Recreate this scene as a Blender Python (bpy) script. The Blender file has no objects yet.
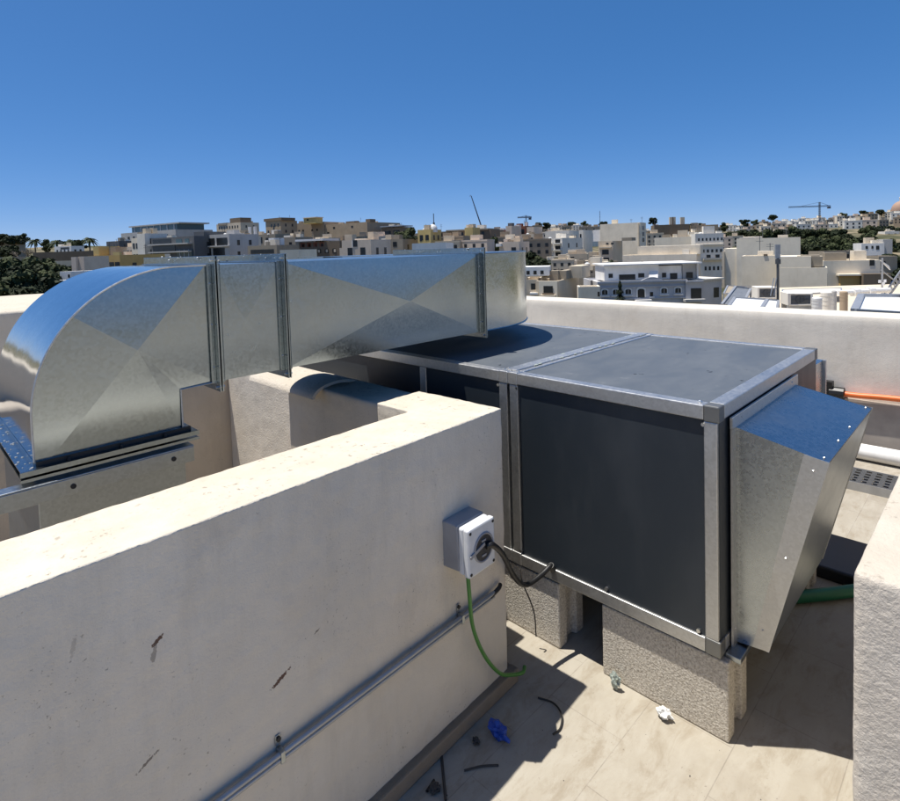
import bpy, bmesh, math, random
from mathutils import Vector, Matrix, noise
R = math.radians
random.seed(7)
S = bpy.context.scene
COL = S.collection

# ------------------------------------------------------------------ helpers
def link(o):
    COL.objects.link(o); return o

class MB:
    """collects primitive shapes and links them as ONE mesh object"""
    def __init__(self): self.bm = bmesh.new()
    def box(self, lo, hi, rot=None, at=None):
        r = bmesh.ops.create_cube(self.bm, size=1)
        vs = r['verts']
        c = [(a + b) / 2 for a, b in zip(lo, hi)]; s = [abs(b - a) for a, b in zip(lo, hi)]
        for v in vs:
            v.co = Vector((v.co.x * s[0] + c[0], v.co.y * s[1] + c[1], v.co.z * s[2] + c[2]))
            if rot is not None: v.co = rot @ v.co
            if at is not None: v.co += Vector(at)
        return vs
    def bar(self, p, q, w, h=None):
        p, q = Vector(p), Vector(q); h = h or w
        d = (q - p).normalized()
        up = Vector((0, 0, 1)) if abs(d.z) < .95 else Vector((0, 1, 0))
        s = d.cross(up).normalized(); t = s.cross(d)
        vs = [self.bm.verts.new(b + s * a * w / 2 + t * e * h / 2) for b in (p, q) for a, e in ((-1, -1), (1, -1), (1, 1), (-1, 1))]
        for f in ((0, 1, 2, 3), (7, 6, 5, 4), (0, 4, 5, 1), (1, 5, 6, 2), (2, 6, 7, 3), (3, 7, 4, 0)):
            self.bm.faces.new([vs[i] for i in f])
    def tube(self, pts, r, n=10, spline=True, cap=True):
        pts = [Vector(p) for p in pts]
        if spline and len(pts) > 2:
            e = [pts[0] * 2 - pts[1]] + pts + [pts[-1] * 2 - pts[-2]]
            out = []
            for i in range(1, len(e) - 2):
                a, b, c, d = e[i - 1:i + 3]
                for k in range(6):
                    t = k / 6
                    out.append(.5 * ((2 * b) + (c - a) * t + (2 * a - 5 * b + 4 * c - d) * t * t + (3 * b - a - 3 * c + d) * t ** 3))
            out.append(pts[-1]); pts = out
        rings = []
        prev = None
        for i, p in enumerate(pts):
            d = (pts[min(i + 1, len(pts) - 1)] - pts[max(i - 1, 0)]).normalized()
            if prev is None:
                a = Vector((0, 0, 1)) if abs(d.z) < .9 else Vector((1, 0, 0))
                s = d.cross(a).normalized()
            else:
                s = (prev - d * prev.dot(d)).normalized()
            prev = s; t = d.cross(s)
            rr = r[min(i, len(r) - 1)] if isinstance(r, (list, tuple)) else r
            rings.append([self.bm.verts.new(p + (s * math.cos(k * 2 * math.pi / n) + t * math.sin(k * 2 * math.pi / n)) * rr) for k in range(n)])
        for a, b in zip(rings, rings[1:]):
            for k in range(n):
                self.bm.faces.new((a[k], a[(k + 1) % n], b[(k + 1) % n], b[k]))
        if cap:
            self.bm.faces.new(rings[0][::-1]); self.bm.faces.new(rings[-1])
    def cyl(self, p, q, r0, r1=None, n=16):
        self.tube([p, q], [r0, r0 if r1 is None else r1], n, spline=False)
    def prism(self, poly, d):
        """poly: list of 3-D points, extruded by vector d"""
        d = Vector(d)
        a = [self.bm.verts.new(Vector(p)) for p in poly]; b = [self.bm.verts.new(Vector(p) + d) for p in poly]
        n = len(a)
        self.bm.faces.new(a); self.bm.faces.new(b[::-1])
        for i in range(n): self.bm.faces.new((a[i], b[i], b[(i + 1) % n], a[(i + 1) % n]))
    def poly(self, pts):
        return self.bm.faces.new([self.bm.verts.new(Vector(p)) for p in pts])
    def ball(self, c, r, sub=2, sc=(1, 1, 1)):
        v = bmesh.ops.create_icosphere(self.bm, subdivisions=sub, radius=r)['verts']
        for x in v: x.co = Vector((x.co.x * sc[0], x.co.y * sc[1], x.co.z * sc[2])) + Vector(c)
        return v
    def dome(self, c, r, h, n=20, m=6):
        rings = []
        for j in range(m):
            a = j / m * math.pi / 2
            rings.append([self.bm.verts.new(Vector(c) + Vector((r * math.cos(a) * math.cos(k * 2 * math.pi / n), r * math.cos(a) * math.sin(k * 2 * math.pi / n), h * math.sin(a)))) for k in range(n)])
        top = self.bm.verts.new(Vector(c) + Vector((0, 0, h)))
        for a, b in zip(rings, rings[1:]):
            for k in range(n): self.bm.faces.new((a[k], a[(k + 1) % n], b[(k + 1) % n], b[k]))
        for k in range(n): self.bm.faces.new((rings[-1][k], rings[-1][(k + 1) % n], top))
    def build(self, name, mat, parent=None, smooth=False, bevel=0, loc=None):
        me = bpy.data.meshes.new(name)
        bmesh.ops.recalc_face_normals(self.bm, faces=self.bm.faces)
        self.bm.to_mesh(me); self.bm.free()
        me.materials.append(mat)
        o = link(bpy.data.objects.new(name, me))
        if parent is not None: o.parent = parent
        if loc is not None: o.location = loc
        if smooth:
            for p in me.polygons: p.use_smooth = True
            me.set_sharp_from_angle(angle=R(38))
        if bevel:
            b = o.modifiers.new('bevel', 'BEVEL'); b.width = bevel; b.segments = 2; b.limit_method = 'ANGLE'; b.angle_limit = R(40)
        return o

def tag(o, label=None, cat=None, group=None, kind=None):
    if label: o['label'] = label
    if cat: o['category'] = cat
    if group: o['group'] = group
    if kind: o['kind'] = kind
    return o

def empty(name, label, cat, loc=(0, 0, 0), rz=0, group=None):
    o = link(bpy.data.objects.new(name, None)); o.location = loc; o.rotation_euler.z = rz
    o.empty_display_size = .1
    return tag(o, label, cat, group)

def copy_tree(o, parent=None):
    c = o.copy(); link(c)
    if parent is not None: c.parent = parent
    for ch in list(o.children): copy_tree(ch, c)
    return c

# ------------------------------------------------------------------ materials
class Mat:
    def __init__(self, name):
        self.m = bpy.data.materials.new(name); self.m.use_nodes = True
        self.nt = self.m.node_tree; self.n = self.nt.nodes; self.b = self.n['Principled BSDF']
        self.L = self.nt.links.new
    def pos(self, scale=1.0, obj=False):
        if obj: s = self.n.new('ShaderNodeTexCoord').outputs['Object']
        else: s = self.n.new('ShaderNodeNewGeometry').outputs['Position']
        mp = self.n.new('ShaderNodeMapping'); self.L(s, mp.inputs['Vector'])
        sc = scale if isinstance(scale, tuple) else (scale,) * 3
        mp.inputs['Scale'].default_value = sc
        return mp.outputs['Vector']
    def noise(self, vec, scale, detail=6, rough=.6, dist=0):
        t = self.n.new('ShaderNodeTexNoise'); self.L(vec, t.inputs['Vector'])
        t.inputs['Scale'].default_value = scale; t.inputs['Detail'].default_value = detail
        t.inputs['Roughness'].default_value = rough; t.inputs['Distortion'].default_value = dist
        return t.outputs['Fac']
    def voro(self, vec, scale, out='Distance'):
        t = self.n.new('ShaderNodeTexVoronoi'); self.L(vec, t.inputs['Vector']); t.inputs['Scale'].default_value = scale
        return t.outputs[out]
    def ramp(self, fac, stops):
        r = self.n.new('ShaderNodeValToRGB'); self.L(fac, r.inputs['Fac'])
        while len(r.color_ramp.elements) < len(stops): r.color_ramp.elements.new(.5)
        for e, (p, c) in zip(r.color_ramp.elements, stops):
            e.position = p; e.color = (c, c, c, 1) if not isinstance(c, tuple) else (*c, 1)
        return r.outputs['Color']
    def mix(self, fac, a, b, mode='MIX'):
        x = self.n.new('ShaderNodeMix'); x.data_type = 'RGBA'; x.blend_type = mode
        for i, v in ((0, fac), (6, a), (7, b)):
            if hasattr(v, 'links') or hasattr(v, 'is_linked'): self.L(v, x.inputs[i])
            elif i == 0: x.inputs[0].default_value = v
            else: x.inputs[i].default_value = (*v, 1)
        return x.outputs[2]
    def math(self, op, a, b=0):
        x = self.n.new('ShaderNodeMath'); x.operation = op
        for i, v in ((0, a), (1, b)):
            if hasattr(v, 'is_linked'): self.L(v, x.inputs[i])
            else: x.inputs[i].default_value = v
        return x.outputs[0]
    def bump(self, h, strength=.3, dist=.01, prev=None):
        x = self.n.new('ShaderNodeBump'); self.L(h, x.inputs['Height'])
        x.inputs['Strength'].default_value = strength; x.inputs['Distance'].default_value = dist
        if prev is not None: self.L(prev, x.inputs['Normal'])
        return x.outputs['Normal']
    def out(self, color=None, rough=None, metal=None, normal=None, spec=None):
        for k, v in (('Base Color', color), ('Roughness', rough), ('Metallic', metal), ('Normal', normal), ('Specular IOR Level', spec)):
            if v is None: continue
            if hasattr(v, 'is_linked'): self.L(v, self.b.inputs[k])
            elif k == 'Base Color': self.b.inputs[k].default_value = (*v, 1)
            else: self.b.inputs[k].default_value = v
        return self.m

def plain(name, c, rough=.5, metal=0, spec=.5):
    m = Mat(name); v = m.pos(1)
    n = m.noise(v, 9, 4)
    col = m.mix(m.ramp(n, [(.3, 0.0), (.7, 1.0)]), tuple(x * .86 for x in c), tuple(min(1, x * 1.1) for x in c))
    return m.out(col, rough, metal, spec=spec)

def plaster(name, c, marks=(), coarse=.28, grain=(190, .30, .004)):
    m = Mat(name); v = m.pos(1)
    big = m.noise(v, 1.7, 8, .62); mid = m.noise(v, 7, 8, .7); fine = m.noise(v, grain[0], 4, .65)
    col = m.mix(m.ramp(big, [(.35, 0.0), (.68, 1.0)]), tuple(x * .86 for x in c), tuple(x * 1.04 for x in c))
    warm = m.noise(v, 3.1, 5, .6)
    col = m.mix(m.math('MULTIPLY', m.ramp(warm, [(.5, 0.0), (.75, 1.0)]), .25), col, (c[0] * .93, c[1] * .82, c[2] * .7))
    st = m.noise(m.pos((5, 5, .9)), 2.0, 7, .7)
    col = m.mix(m.math('MULTIPLY', m.ramp(st, [(.5, 0.0), (.72, 1.0)]), .34), col, tuple(x * .66 for x in c))
    bl = m.noise(v, 4.6, 9, .72, .6)
    col = m.mix(m.math('MULTIPLY', m.ramp(bl, [(.55, 0.0), (.7, 1.0)]), .32), col, (c[0] * .70, c[1] * .66, c[2] * .62))
    # small dark pits and dirt specks gathered in patches
    sp = m.noise(v, 120, 3, .6); patch = m.noise(v, 4.2, 5, .6)
    k = m.math('MULTIPLY', m.ramp(sp, [(.645, 0.0), (.70, 1.0)]), m.ramp(patch, [(.47, 0.0), (.6, 1.0)]))
    col = m.mix(m.math('MULTIPLY', k, .6), col, (.20, .17, .13))
    for (cx_, cz_, rot, sx0, sz0, cm, sharp) in marks:      # scrapes and rust-brown scuffs
        mp = m.n.new('ShaderNodeMapping'); mp.vector_type = 'TEXTURE'; m.L(m.n.new('ShaderNodeNewGeometry').outputs['Position'], mp.inputs['Vector'])
        mp.inputs['Location'].default_value = (cx_, 1.25, cz_); mp.inputs['Rotation'].default_value = (0, rot, 0); mp.inputs['Scale'].default_value = (sx0, 5, sz0)
        ln = m.n.new('ShaderNodeVectorMath'); ln.operation = 'LENGTH'; m.L(mp.outputs['Vector'], ln.inputs[0])
        e = m.math('ADD', m.math('SUBTRACT', 1.0, ln.outputs['Value']), m.math('MULTIPLY', m.math('SUBTRACT', m.noise(v, 130, 4, .7), .5), 2.2))
        col = m.mix(m.math('MULTIPLY', m.ramp(e, [(.30, 0.0), (.42, 1.0)]), sharp), col, cm)
    # upper faces darkened to hold back sun glare, plus dirt specks
    sx_ = m.n.new('ShaderNodeSeparateXYZ'); m.L(m.n.new('ShaderNodeNewGeometry').outputs['Normal'], sx_.inputs[0])
    up = m.ramp(sx_.outputs[2], [(.6, 0.0), (.9, 1.0)]); wt = m.noise(v, 9, 8, .7)
    col = m.mix(m.math('MULTIPLY', up, m.ramp(wt, [(.3, .35), (.7, .95)])), col, tuple(x * y for x, y in zip(c, (.70, .69, .66))))
    wk = m.math('MULTIPLY', up, m.math('MULTIPLY', m.ramp(m.noise(v, 48, 4, .65), [(.58, 0.0), (.68, 1.0)]), m.ramp(m.noise(v, 5, 4, .6), [(.42, 0.0), (.58, 1.0)])))
    col = m.mix(m.math('MULTIPLY', wk, .75), col, (.17, .14, .11))
    nb = m.bump(m.noise(v, 24, 5, .6), coarse, .012)
    nb = m.bump(fine, grain[1], grain[2], nb)
    return m.out(col, .92, 0, nb, .2)

M = {}
M['plaster'] = plaster('cream_plaster', (.69, .62, .515))
BR, GR = (.12, .065, .042), (.20, .17, .14)
M['plaster_near'] = plaster('scuffed_cream_plaster', (.73, .66, .55), [
    (.356, .806, R(-35), .022, .007, BR, .95), (.348, .782, R(-75), .030, .008, GR, .6), (.628, .560, R(-24), .040, .008, BR, .95),
    (.325, .566, R(-28), .030, .005, GR, .9), (.735, .622, R(-20), .012, .0035, GR, .9),
    (.21, .872, R(-80), .03, .006, GR, .3)])
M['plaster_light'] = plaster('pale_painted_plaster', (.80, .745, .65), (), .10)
M['plaster_rough'] = plaster('rough_plaster', (.68, .615, .52), (), .12, (95, .55, .007))
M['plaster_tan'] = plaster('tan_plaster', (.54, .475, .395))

def m_floor():
    m = Mat('travertine_tiles'); v = m.pos(1)
    br = m.n.new('ShaderNodeTexBrick'); 
    mp = m.n.new('ShaderNodeMapping'); m.L(m.n.new('ShaderNodeNewGeometry').outputs['Position'], mp.inputs['Vector'])
    mp.inputs['Location'].default_value = (.09, -.06, 0); m.L(mp.outputs['Vector'], br.inputs['Vector'])
    br.offset = .5; br.inputs['Scale'].default_value = 1; br.inputs['Brick Width'].default_value = .42
    br.inputs['Row Height'].default_value = .27; br.inputs['Mortar Size'].default_value = .0018
    br.inputs['Mortar Smooth'].default_value = .3
    br.inputs['Color1'].default_value = (.36, .325, .26, 1); br.inputs['Color2'].default_value = (.325, .29, .235, 1); br.inputs['Mortar'].default_value = (.24, .21, .17, 1)
    vein = m.noise(m.pos((2, 7, 1)), 2.0, 10, .74, .9)
    col = m.mix(m.math('MULTIPLY', m.ramp(vein, [(.42, 0.0), (.60, 1.0)]), .6), br.outputs['Color'], (.40, .37, .31), 'MIX')
    v2 = m.noise(m.pos((1.6, 3.4, 1)), 3.1, 9, .74, .5)
    col = m.mix(m.math('MULTIPLY', m.ramp(v2, [(.50, 0.0), (.64, 1.0)]), .55), col, (.24, .195, .135))
    d = m.noise(v, 2.1, 7, .7)
    col = m.mix(m.math('MULTIPLY', m.ramp(d, [(.5, 0.0), (.75, 1.0)]), .38), col, (.19, .155, .115))
    s = m.noise(v, 95, 3, .6); pt = m.noise(v, 6, 4, .6)
    k = m.math('MULTIPLY', m.ramp(s, [(.65, 0.0), (.72, 1.0)]), m.ramp(pt, [(.44, 0.0), (.6, 1.0)]))
    col = m.mix(m.math('MULTIPLY', k, .6), col, (.13, .10, .08))
    nb = m.bump(br.outputs['Fac'], -.35, .004); nb = m.bump(m.noise(v, 60, 6, .65), .18, .004, nb)
    return m.out(col, m.ramp(vein, [(.3, .55), (.7, .78)]), 0, nb, .3)
M['floor'] = m_floor()

def m_galv(name, c=(.355, .405, .43), r0=.16, r1=.28, wav=.03):
    m = Mat(name); v = m.pos(1)
    sp = m.voro(m.pos(1), 130, 'Color')
    bw = m.n.new('ShaderNodeRGBToBW'); m.L(sp, bw.inputs[0])
    big = m.noise(v, 5, 5, .6)
    col = m.mix(m.ramp(bw.outputs[0], [(.2, 0.0), (.8, 1.0)]), tuple(x * .93 for x in c), tuple(x * 1.05 for x in c))
    dirt = m.noise(v, 13, 7, .7)
    col = m.mix(m.math('MULTIPLY', m.ramp(dirt, [(.52, 0.0), (.8, 1.0)]), .12), col, tuple(x * .7 for x in c))
    f = m.math('ADD', m.math('MULTIPLY', bw.outputs[0], .3), m.math('MULTIPLY', big, .7))
    sm = m.noise(m.pos((2, 2, 9)), 3, 5, .6)
    f = m.math('ADD', f, m.math('MULTIPLY', m.ramp(sm, [(.5, 0.0), (.8, 1.0)]), .18))
    nb = m.bump(m.noise(v, 3.2, 2, .4), wav, .05)
    return m.out(col, m.ramp(f, [(.3, r0), (.8, r1)]), 1.0, nb)
M['galv'] = m_galv('galvanised_sheet')
M['galv_dull'] = m_galv('galvanised_dull', (.38, .41, .425), .28, .42, .03)
M['galv_hood'] = m_galv('galvanised_hood_sheet', (.42, .45, .465), .24, .36, .03)
M['alu'] = m_galv('aluminium_profile', (.56, .56, .55), .42, .56, .01)
M['bracket'] = plain('grey_corner_casting', (.20, .20, .19), .5, .7)
M['black'] = plain('black_rubber', (.012, .012, .012), .45)
M['hole'] = plain('dark_bolt', (.02, .02, .022), .5, .3)
M['bolt'] = plain('zinc_bolt', (.65, .65, .63), .35, 1)

def m_panel(name, dust):
    m = Mat(name); v = m.pos(1)
    col = m.mix(m.noise(v, 3, 5, .6), *(((.072, .084, .098), (.086, .098, .112)) if dust else ((.020, .027, .034), (.026, .033, .041))))  # top version has a lighter base imitating sunlight, besides its dust
    if dust:
        a = m.noise(m.pos((1, 2.2, 1)), 2.6, 8, .68, .5); b = m.noise(v, 9, 8, .7)
        k = m.math('MULTIPLY', m.ramp(a, [(.38, 0.0), (.72, 1.0)]), .20)
        col = m.mix(k, col, (.22, .235, .25))
        k2 = m.math('MULTIPLY', m.ramp(b, [(.60, 0.0), (.74, 1.0)]), m.ramp(a, [(.5, 0.0), (.62, 1.0)]))
        col = m.mix(m.math('MULTIPLY', k2, .5), col, (.34, .34, .33))
        s = m.noise(v, 28, 3, .6); pt = m.noise(v, 3.7, 3, .5)
        k3 = m.math('MULTIPLY', m.ramp(s, [(.66, 0.0), (.70, 1.0)]), m.ramp(pt, [(.52, 0.0), (.6, 1.0)]))
        col = m.mix(k3, col, (.012, .014, .016))
        rr = m.ramp(a, [(.35, .50), (.7, .64)])
    else:
        a = m.noise(m.pos((1, 1, .4)), 4, 7, .65)
        col = m.mix(m.math('MULTIPLY', m.ramp(a, [(.5, 0.0), (.8, 1.0)]), .16), col, (.12, .125, .13))
        rr = m.ramp(a, [(.35, .36), (.7, .5)])
    nb = m.bump(m.noise(v, 2.0, 2, .4), .03, .03)
    return m.out(col, rr, 0, nb, .45)
M['panel'] = m_panel('anthracite_panel', False)
M['panel_top'] = m_panel('anthracite_panel_sunlit_dusty', True)

def m_block():
    m = Mat('concrete_block'); v = m.pos(1)
    g = m.voro(v, 170); n1 = m.noise(v, 130, 3, .6); n2 = m.noise(v, 6, 4, .6)
    col = m.mix(m.ramp(n1, [(.36, 0.0), (.62, 1.0)]), (.42, .375, .31), (.68, .63, .54))
    col = m.mix(m.math('MULTIPLY', n2, .35), col, (.46, .42, .35))
    k = m.ramp(m.noise(v, 140, 2, .5), [(.60, 0.0), (.68, 1.0)])
    col = m.mix(m.math('MULTIPLY', k, .5), col, (.12, .10, .085))
    nb = m.bump(n1, .55, .004); nb = m.bump(g, .35, .003, nb)
    return m.out(col, .95, 0, nb, .15)
M['block'] = m_block()
M['low_band'] = plain('grey_low_band', (.36, .32, .28), .85)
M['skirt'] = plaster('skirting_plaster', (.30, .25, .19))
M['grey_box'] = plain('grey_plastic', (.30, .30, .31), .45)
M['conduit'] = plain('conduit_zinc', (.40, .41, .42), .5, .7)
M['white_plastic'] = plain('white_plastic', (.66, .67, .68), .4)
M['dark_plastic'] = plain('dark_plastic', (.035, .036, .04), .35)
M['green'] = plain('green_cable_sheath', (.06, .20, .035), .45)
M['green_hose'] = plain('green_hose_rubber', (.006, .12, .055), .5)
M['orange'] = plain('orange_pipe', (.75, .16, .03), .45)
M['blue'] = plain('blue_plastic', (.02, .07, .36), .4)
M['paper'] = plain('white_scrap', (.72, .72, .70), .7)
M['scrap'] = plain('greyish_scrap', (.30, .34, .30), .6)
M['scuff'] = plain('brown_scuff', (.075, .045, .032), .9)
M['scuff_grey'] = plain('grey_scuff', (.17, .15, .13), .9)
M['stick'] = plain('dark_stick', (.05, .045, .04), .7)
M['pipe_white'] = plain('white_pipe_coat', (.76, .75, .72), .6)

def stone(name, c, course=.0, rough=.9):
    m = Mat(name); v = m.pos(1)
    a = m.noise(v, .25, 8, .65); b = m.noise(m.pos((1, 1, .25)), .8, 7, .7); d = m.noise(v, 2.5, 5, .7)
    col = m.mix(m.ramp(a, [(.3, 0.0), (.7, 1.0)]), tuple(x * .86 for x in c), tuple(x * 1.08 for x in c))
    col = m.mix(m.math('MULTIPLY', m.ramp(b, [(.5, 0.0), (.75, 1.0)]), .35), col, tuple(x * y for x, y in zip(c, (.62, .58, .54))))
    col = m.mix(m.math('MULTIPLY', m.ramp(d, [(.55, 0.0), (.8, 1.0)]), .25), col, tuple(x * .7 for x in c))
    return m.out(col, rough, 0, spec=.2)
for k, c in dict(cream=(.82, .73, .58), pale=(.80, .755, .665), white=(.84, .82, .78), tan=(.64, .545, .41), brown=(.40, .315, .22),
                 dkbrown=(.20, .155, .11), ochre=(.56, .38, .15), yellow=(.62, .47, .20), grey=(.50, .485, .46), dkgrey=(.13, .135, .14), bluegrey=(.52, .52, .535),
                 pink=(.66, .55, .44), red=(.24, .10, .065), darkstone=(.10, .085, .065), slate=(.33, .285, .22)).items():
    M[k] = stone('wall_' + k, c)
def m_glass():
    m = Mat('dark_window_glass'); return m.out(m.mix(m.noise(m.pos(1), .9, 3), (.008, .010, .012), (.035, .036, .036)), .25)
M['glass'] = m_glass()
M['teal_glass'] = plain('tinted_glass', (.05, .09, .10), .12)
M['metal_dark'] = plain('dark_steel', (.10, .105, .11), .5, .5)
M['steel'] = plain('light_steel', (.42, .43, .44), .45, .6)
M['crane'] = plain('crane_steel', (.12, .14, .17), .6)
M['tank'] = plain('water_tank_plastic', (.68, .68, .66), .6)
M['solar'] = plain('solar_glass', (.20, .21, .22), .25)
M['white_sheet'] = plain('white_sheet', (.78, .79, .80), .3)
M['dome'] = plain('dome_stone', (.36, .235, .17), .8)

def m_leaf(name, c):
    m = Mat(name); oi = m.n.new('ShaderNodeObjectInfo')
    n = m.noise(m.pos(1), .7, 5, .7)
    col = m.mix(m.ramp(n, [(.3, 0.0), (.7, 1.0)]), tuple(x * .55 for x in c), tuple(x * 1.5 for x in c))
    col = m.mix(m.math('MULTIPLY', oi.outputs['Random'], .35), col, (c[0] * 1.5, c[1] * 1.25, c[2] * .9))
    return m.out(col, .75, 0, spec=.2)
M['leaf'] = m_leaf('dark_foliage', (.020, .029, .012))
M['leaf_lt'] = m_leaf('olive_foliage', (.045, .058, .024))
M['bark'] = plain('tree_bark', (.09, .065, .045), .9)
M['grey_twig'] = plain('grey_twigs', (.20, .17, .135), .9)
M['frond'] = m_leaf('palm_frond', (.035, .05, .025))
def m_ground():
    m = Mat('hill_ground'); v = m.pos(1)
    a = m.noise(v, .02, 9, .65); b = m.noise(v, .11, 8, .7)
    col = m.mix(m.ramp(a, [(.38, 0.0), (.6, 1.0)]), (.055, .062, .030), (.27, .22, .145))
    col = m.mix(m.ramp(b, [(.44, 0.0), (.6, 1.0)]), col, (.05, .055, .028))
    return m.out(col, .95, 0, spec=.1)
M['ground'] = m_ground()

def roughen(o, voxel=.014, amp=.004, size=.05, smooth=3):
    r = o.modifiers.new('remesh', 'REMESH'); r.mode = 'VOXEL'; r.voxel_size = voxel; r.use_smooth_shade = True
    s = o.modifiers.new('smooth', 'SMOOTH'); s.iterations = smooth; s.factor = .5
    t = bpy.data.textures.new('lumps', 'CLOUDS'); t.noise_scale = size; t.noise_depth = 3
    d = o.modifiers.new('displace', 'DISPLACE'); d.texture = t; d.strength = amp; d.mid_level = .5; d.texture_coords = 'GLOBAL'

# ------------------------------------------------------------------ camera, light, sky
cam = bpy.data.cameras.new('camera'); co = link(bpy.data.objects.new('camera', cam))
rx = Vector((.70473548, -.70881845, -.03040236)); uy = Vector((.05699892, .01385284, .99827813)); fz = Vector((.7071768, .70525492, -.05016447))
mw = Matrix((rx, uy, -fz)).transposed().to_4x4(); mw.translation = Vector((0, 0, 1.6))
co.matrix_world = mw
cam.sensor_fit = 'HORIZONTAL'; cam.sensor_width = 36; cam.lens = 563.427 / 900 * 36
cam.shift_y = -(400.5 - 276.78) / 900; cam.clip_start = .02; cam.clip_end = 30000
S.camera = co

SUN = Vector((-.175, .22, 1)).normalized()
ld = bpy.data.lights.new('sun', 'SUN'); ld.energy = 5.0; ld.angle = R(.53); ld.color = (1, .955, .88)
lo = link(bpy.data.objects.new('sun', ld)); lo.rotation_euler = SUN.to_track_quat('Z', 'Y').to_euler(); lo.location = (0, 0, 30)
w = bpy.data.worlds.new('World'); S.world = w; w.use_nodes = True
nt = w.node_tree; sky = nt.nodes.new('ShaderNodeTexSky'); sky.sky_type = 'NISHITA'; sky.sun_disc = False
sky.sun_elevation = math.asin(SUN.z); sky.sun_rotation = math.atan2(SUN.x, SUN.y)
sky.air_density = .428; sky.dust_density = .287; sky.ozone_density = 2.87; sky.altitude = 0
gm = nt.nodes.new('ShaderNodeGamma'); gm.inputs[1].default_value = .50; nt.links.new(sky.outputs[0], gm.inputs[0])
hs = nt.nodes.new('ShaderNodeHueSaturation'); hs.inputs['Saturation'].default_value = 1.85; hs.inputs['Hue'].default_value = .496; hs.inputs['Value'].default_value = 1.72; nt.links.new(gm.outputs[0], hs.inputs['Color'])
tint = nt.nodes.new('ShaderNodeMix'); tint.data_type = 'RGBA'; tint.blend_type = 'MULTIPLY'; tint.inputs[0].default_value = 1; tint.inputs[7].default_value = (.95, .96, 1.16, 1); nt.links.new(hs.outputs[0], tint.inputs[6])
bg = nt.nodes['Background']; nt.links.new(tint.outputs[2], bg.inputs[0]); bg.inputs[1].default_value = .12
S.view_settings.view_transform = 'Standard'; S.view_settings.look = 'None'; S.view_settings.gamma = 1; S.view_settings.exposure = .38
S.view_settings.use_curve_mapping = False
S.cycles.use_denoising = True
S.cycles.max_bounces = 8; S.cycles.caustics_reflective = False; S.cycles.caustics_refractive = False

# ================================================================== THE ROOF
mb = MB(); mb.box((-5, -5, -.3), (5.0, 8.4, 0)); f = mb.build('roof_floor', M['floor']); tag(f, kind='structure')

# parapet along the far side
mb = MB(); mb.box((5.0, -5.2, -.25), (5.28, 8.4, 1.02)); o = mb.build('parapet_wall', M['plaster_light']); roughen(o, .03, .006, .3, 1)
tag(o, 'long cream plastered parapet behind the grey air unit, town rising beyond it', 'wall')
mb = MB(); mb.box((4.985, -5, 0), (5.0 + .01, 8.3, .40)); s_ = mb.build('skirting', M['low_band'], o)  # grey band along the lower part of the parapet
# ledge at the far left
mb = MB(); mb.box((-5.3, 8.4, -.25), (5.3, 12.3, 1.02)); o = mb.build('roof_ledge', M['plaster']); roughen(o, .05, .012, .4, 2)
tag(o, 'broad cream ledge with bright top left of the curved duct elbow', 'ledge')
# the sides behind the camera (seen from a step aside and in the sheet metal)
mb = MB(); mb.box((-5.28, -5.2, -.25), (-5.0, 8.39, 1.02)); o = mb.build('parapet_wall', M['plaster'])
tag(o, 'cream parapet behind the photographer closing the side of the roof terrace', 'wall')
mb = MB(); mb.box((-4.99, -5.25, -.25), (4.99, -5.0, 1.02)); o = mb.build('parapet_wall', M['plaster'])
tag(o, 'cream parapet closing the rear end of the roof terrace', 'wall')

# ---- the near wall with the socket (L-shaped, slightly turned)
WY = R(2.22)
mb = MB()
pl = [(-1.6, 1.23), (1.588, 1.23), (1.588, 1.655), (1.36, 1.655), (1.36, 1.473), (-1.6, 1.473)]
mb.prism([(x, y, -.02) for x, y in pl], (0, 0, 1.041))
near_wall = mb.build('parapet_wall', M['plaster_near']); near_wall.rotation_euler.z = WY
roughen(near_wall, .010, .005, .05, 0)
tag(near_wall, 'thick cream wall in front with socket box, conduit and scuffed side', 'wall')
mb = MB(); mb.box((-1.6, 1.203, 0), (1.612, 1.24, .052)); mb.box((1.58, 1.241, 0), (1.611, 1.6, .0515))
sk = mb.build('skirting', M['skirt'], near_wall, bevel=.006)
# ---- lower return wall with the half-round tile
mb = MB(); mb.box((1.385, 1.6, -.02), (1.60, 2.555, .975)); o = mb.build('parapet_wall', M['plaster']); roughen(o, .012, .005, .07, 1)
tag(o, 'low cream wall running away under the duct, capped by a half-round tile', 'wall')
mb = MB(); ring = []
for y in (2.235, 2.86):
    a_ = []
    for k in range(15):
        t = math.pi * k / 14
        a_.append((1.475 - .142 * math.cos(t), y, .935 + .062 * math.sin(t)))
    b_ = [(1.475 - .128 * math.cos(math.pi * k / 14), y, .933 + .050 * math.sin(math.pi * k / 14)) for k in range(15)]
    ring.append(a_ + b_[::-1])
mb.prism(ring[0], (0, .625, 0)); o = mb.build('ridge_tile', M['plaster_rough'], smooth=True)
tag(o, 'half-round cream tile laid on the low wall under the duct', 'tile')
mb = MB(); mb.box((1.59, 2.62, -.02), (1.75, 3.74, .86)); o = mb.build('shaft_wall', M['plaster_rough']); roughen(o, .02, .006, .06, 2)
tag(o, 'sunlit rough cream wall seen below the duct beside the low wall', 'wall')
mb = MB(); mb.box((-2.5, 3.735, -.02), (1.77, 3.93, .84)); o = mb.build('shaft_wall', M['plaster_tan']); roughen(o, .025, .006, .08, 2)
tag(o, 'shaded tan wall visible below the duct behind the elbow throat', 'wall')

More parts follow.
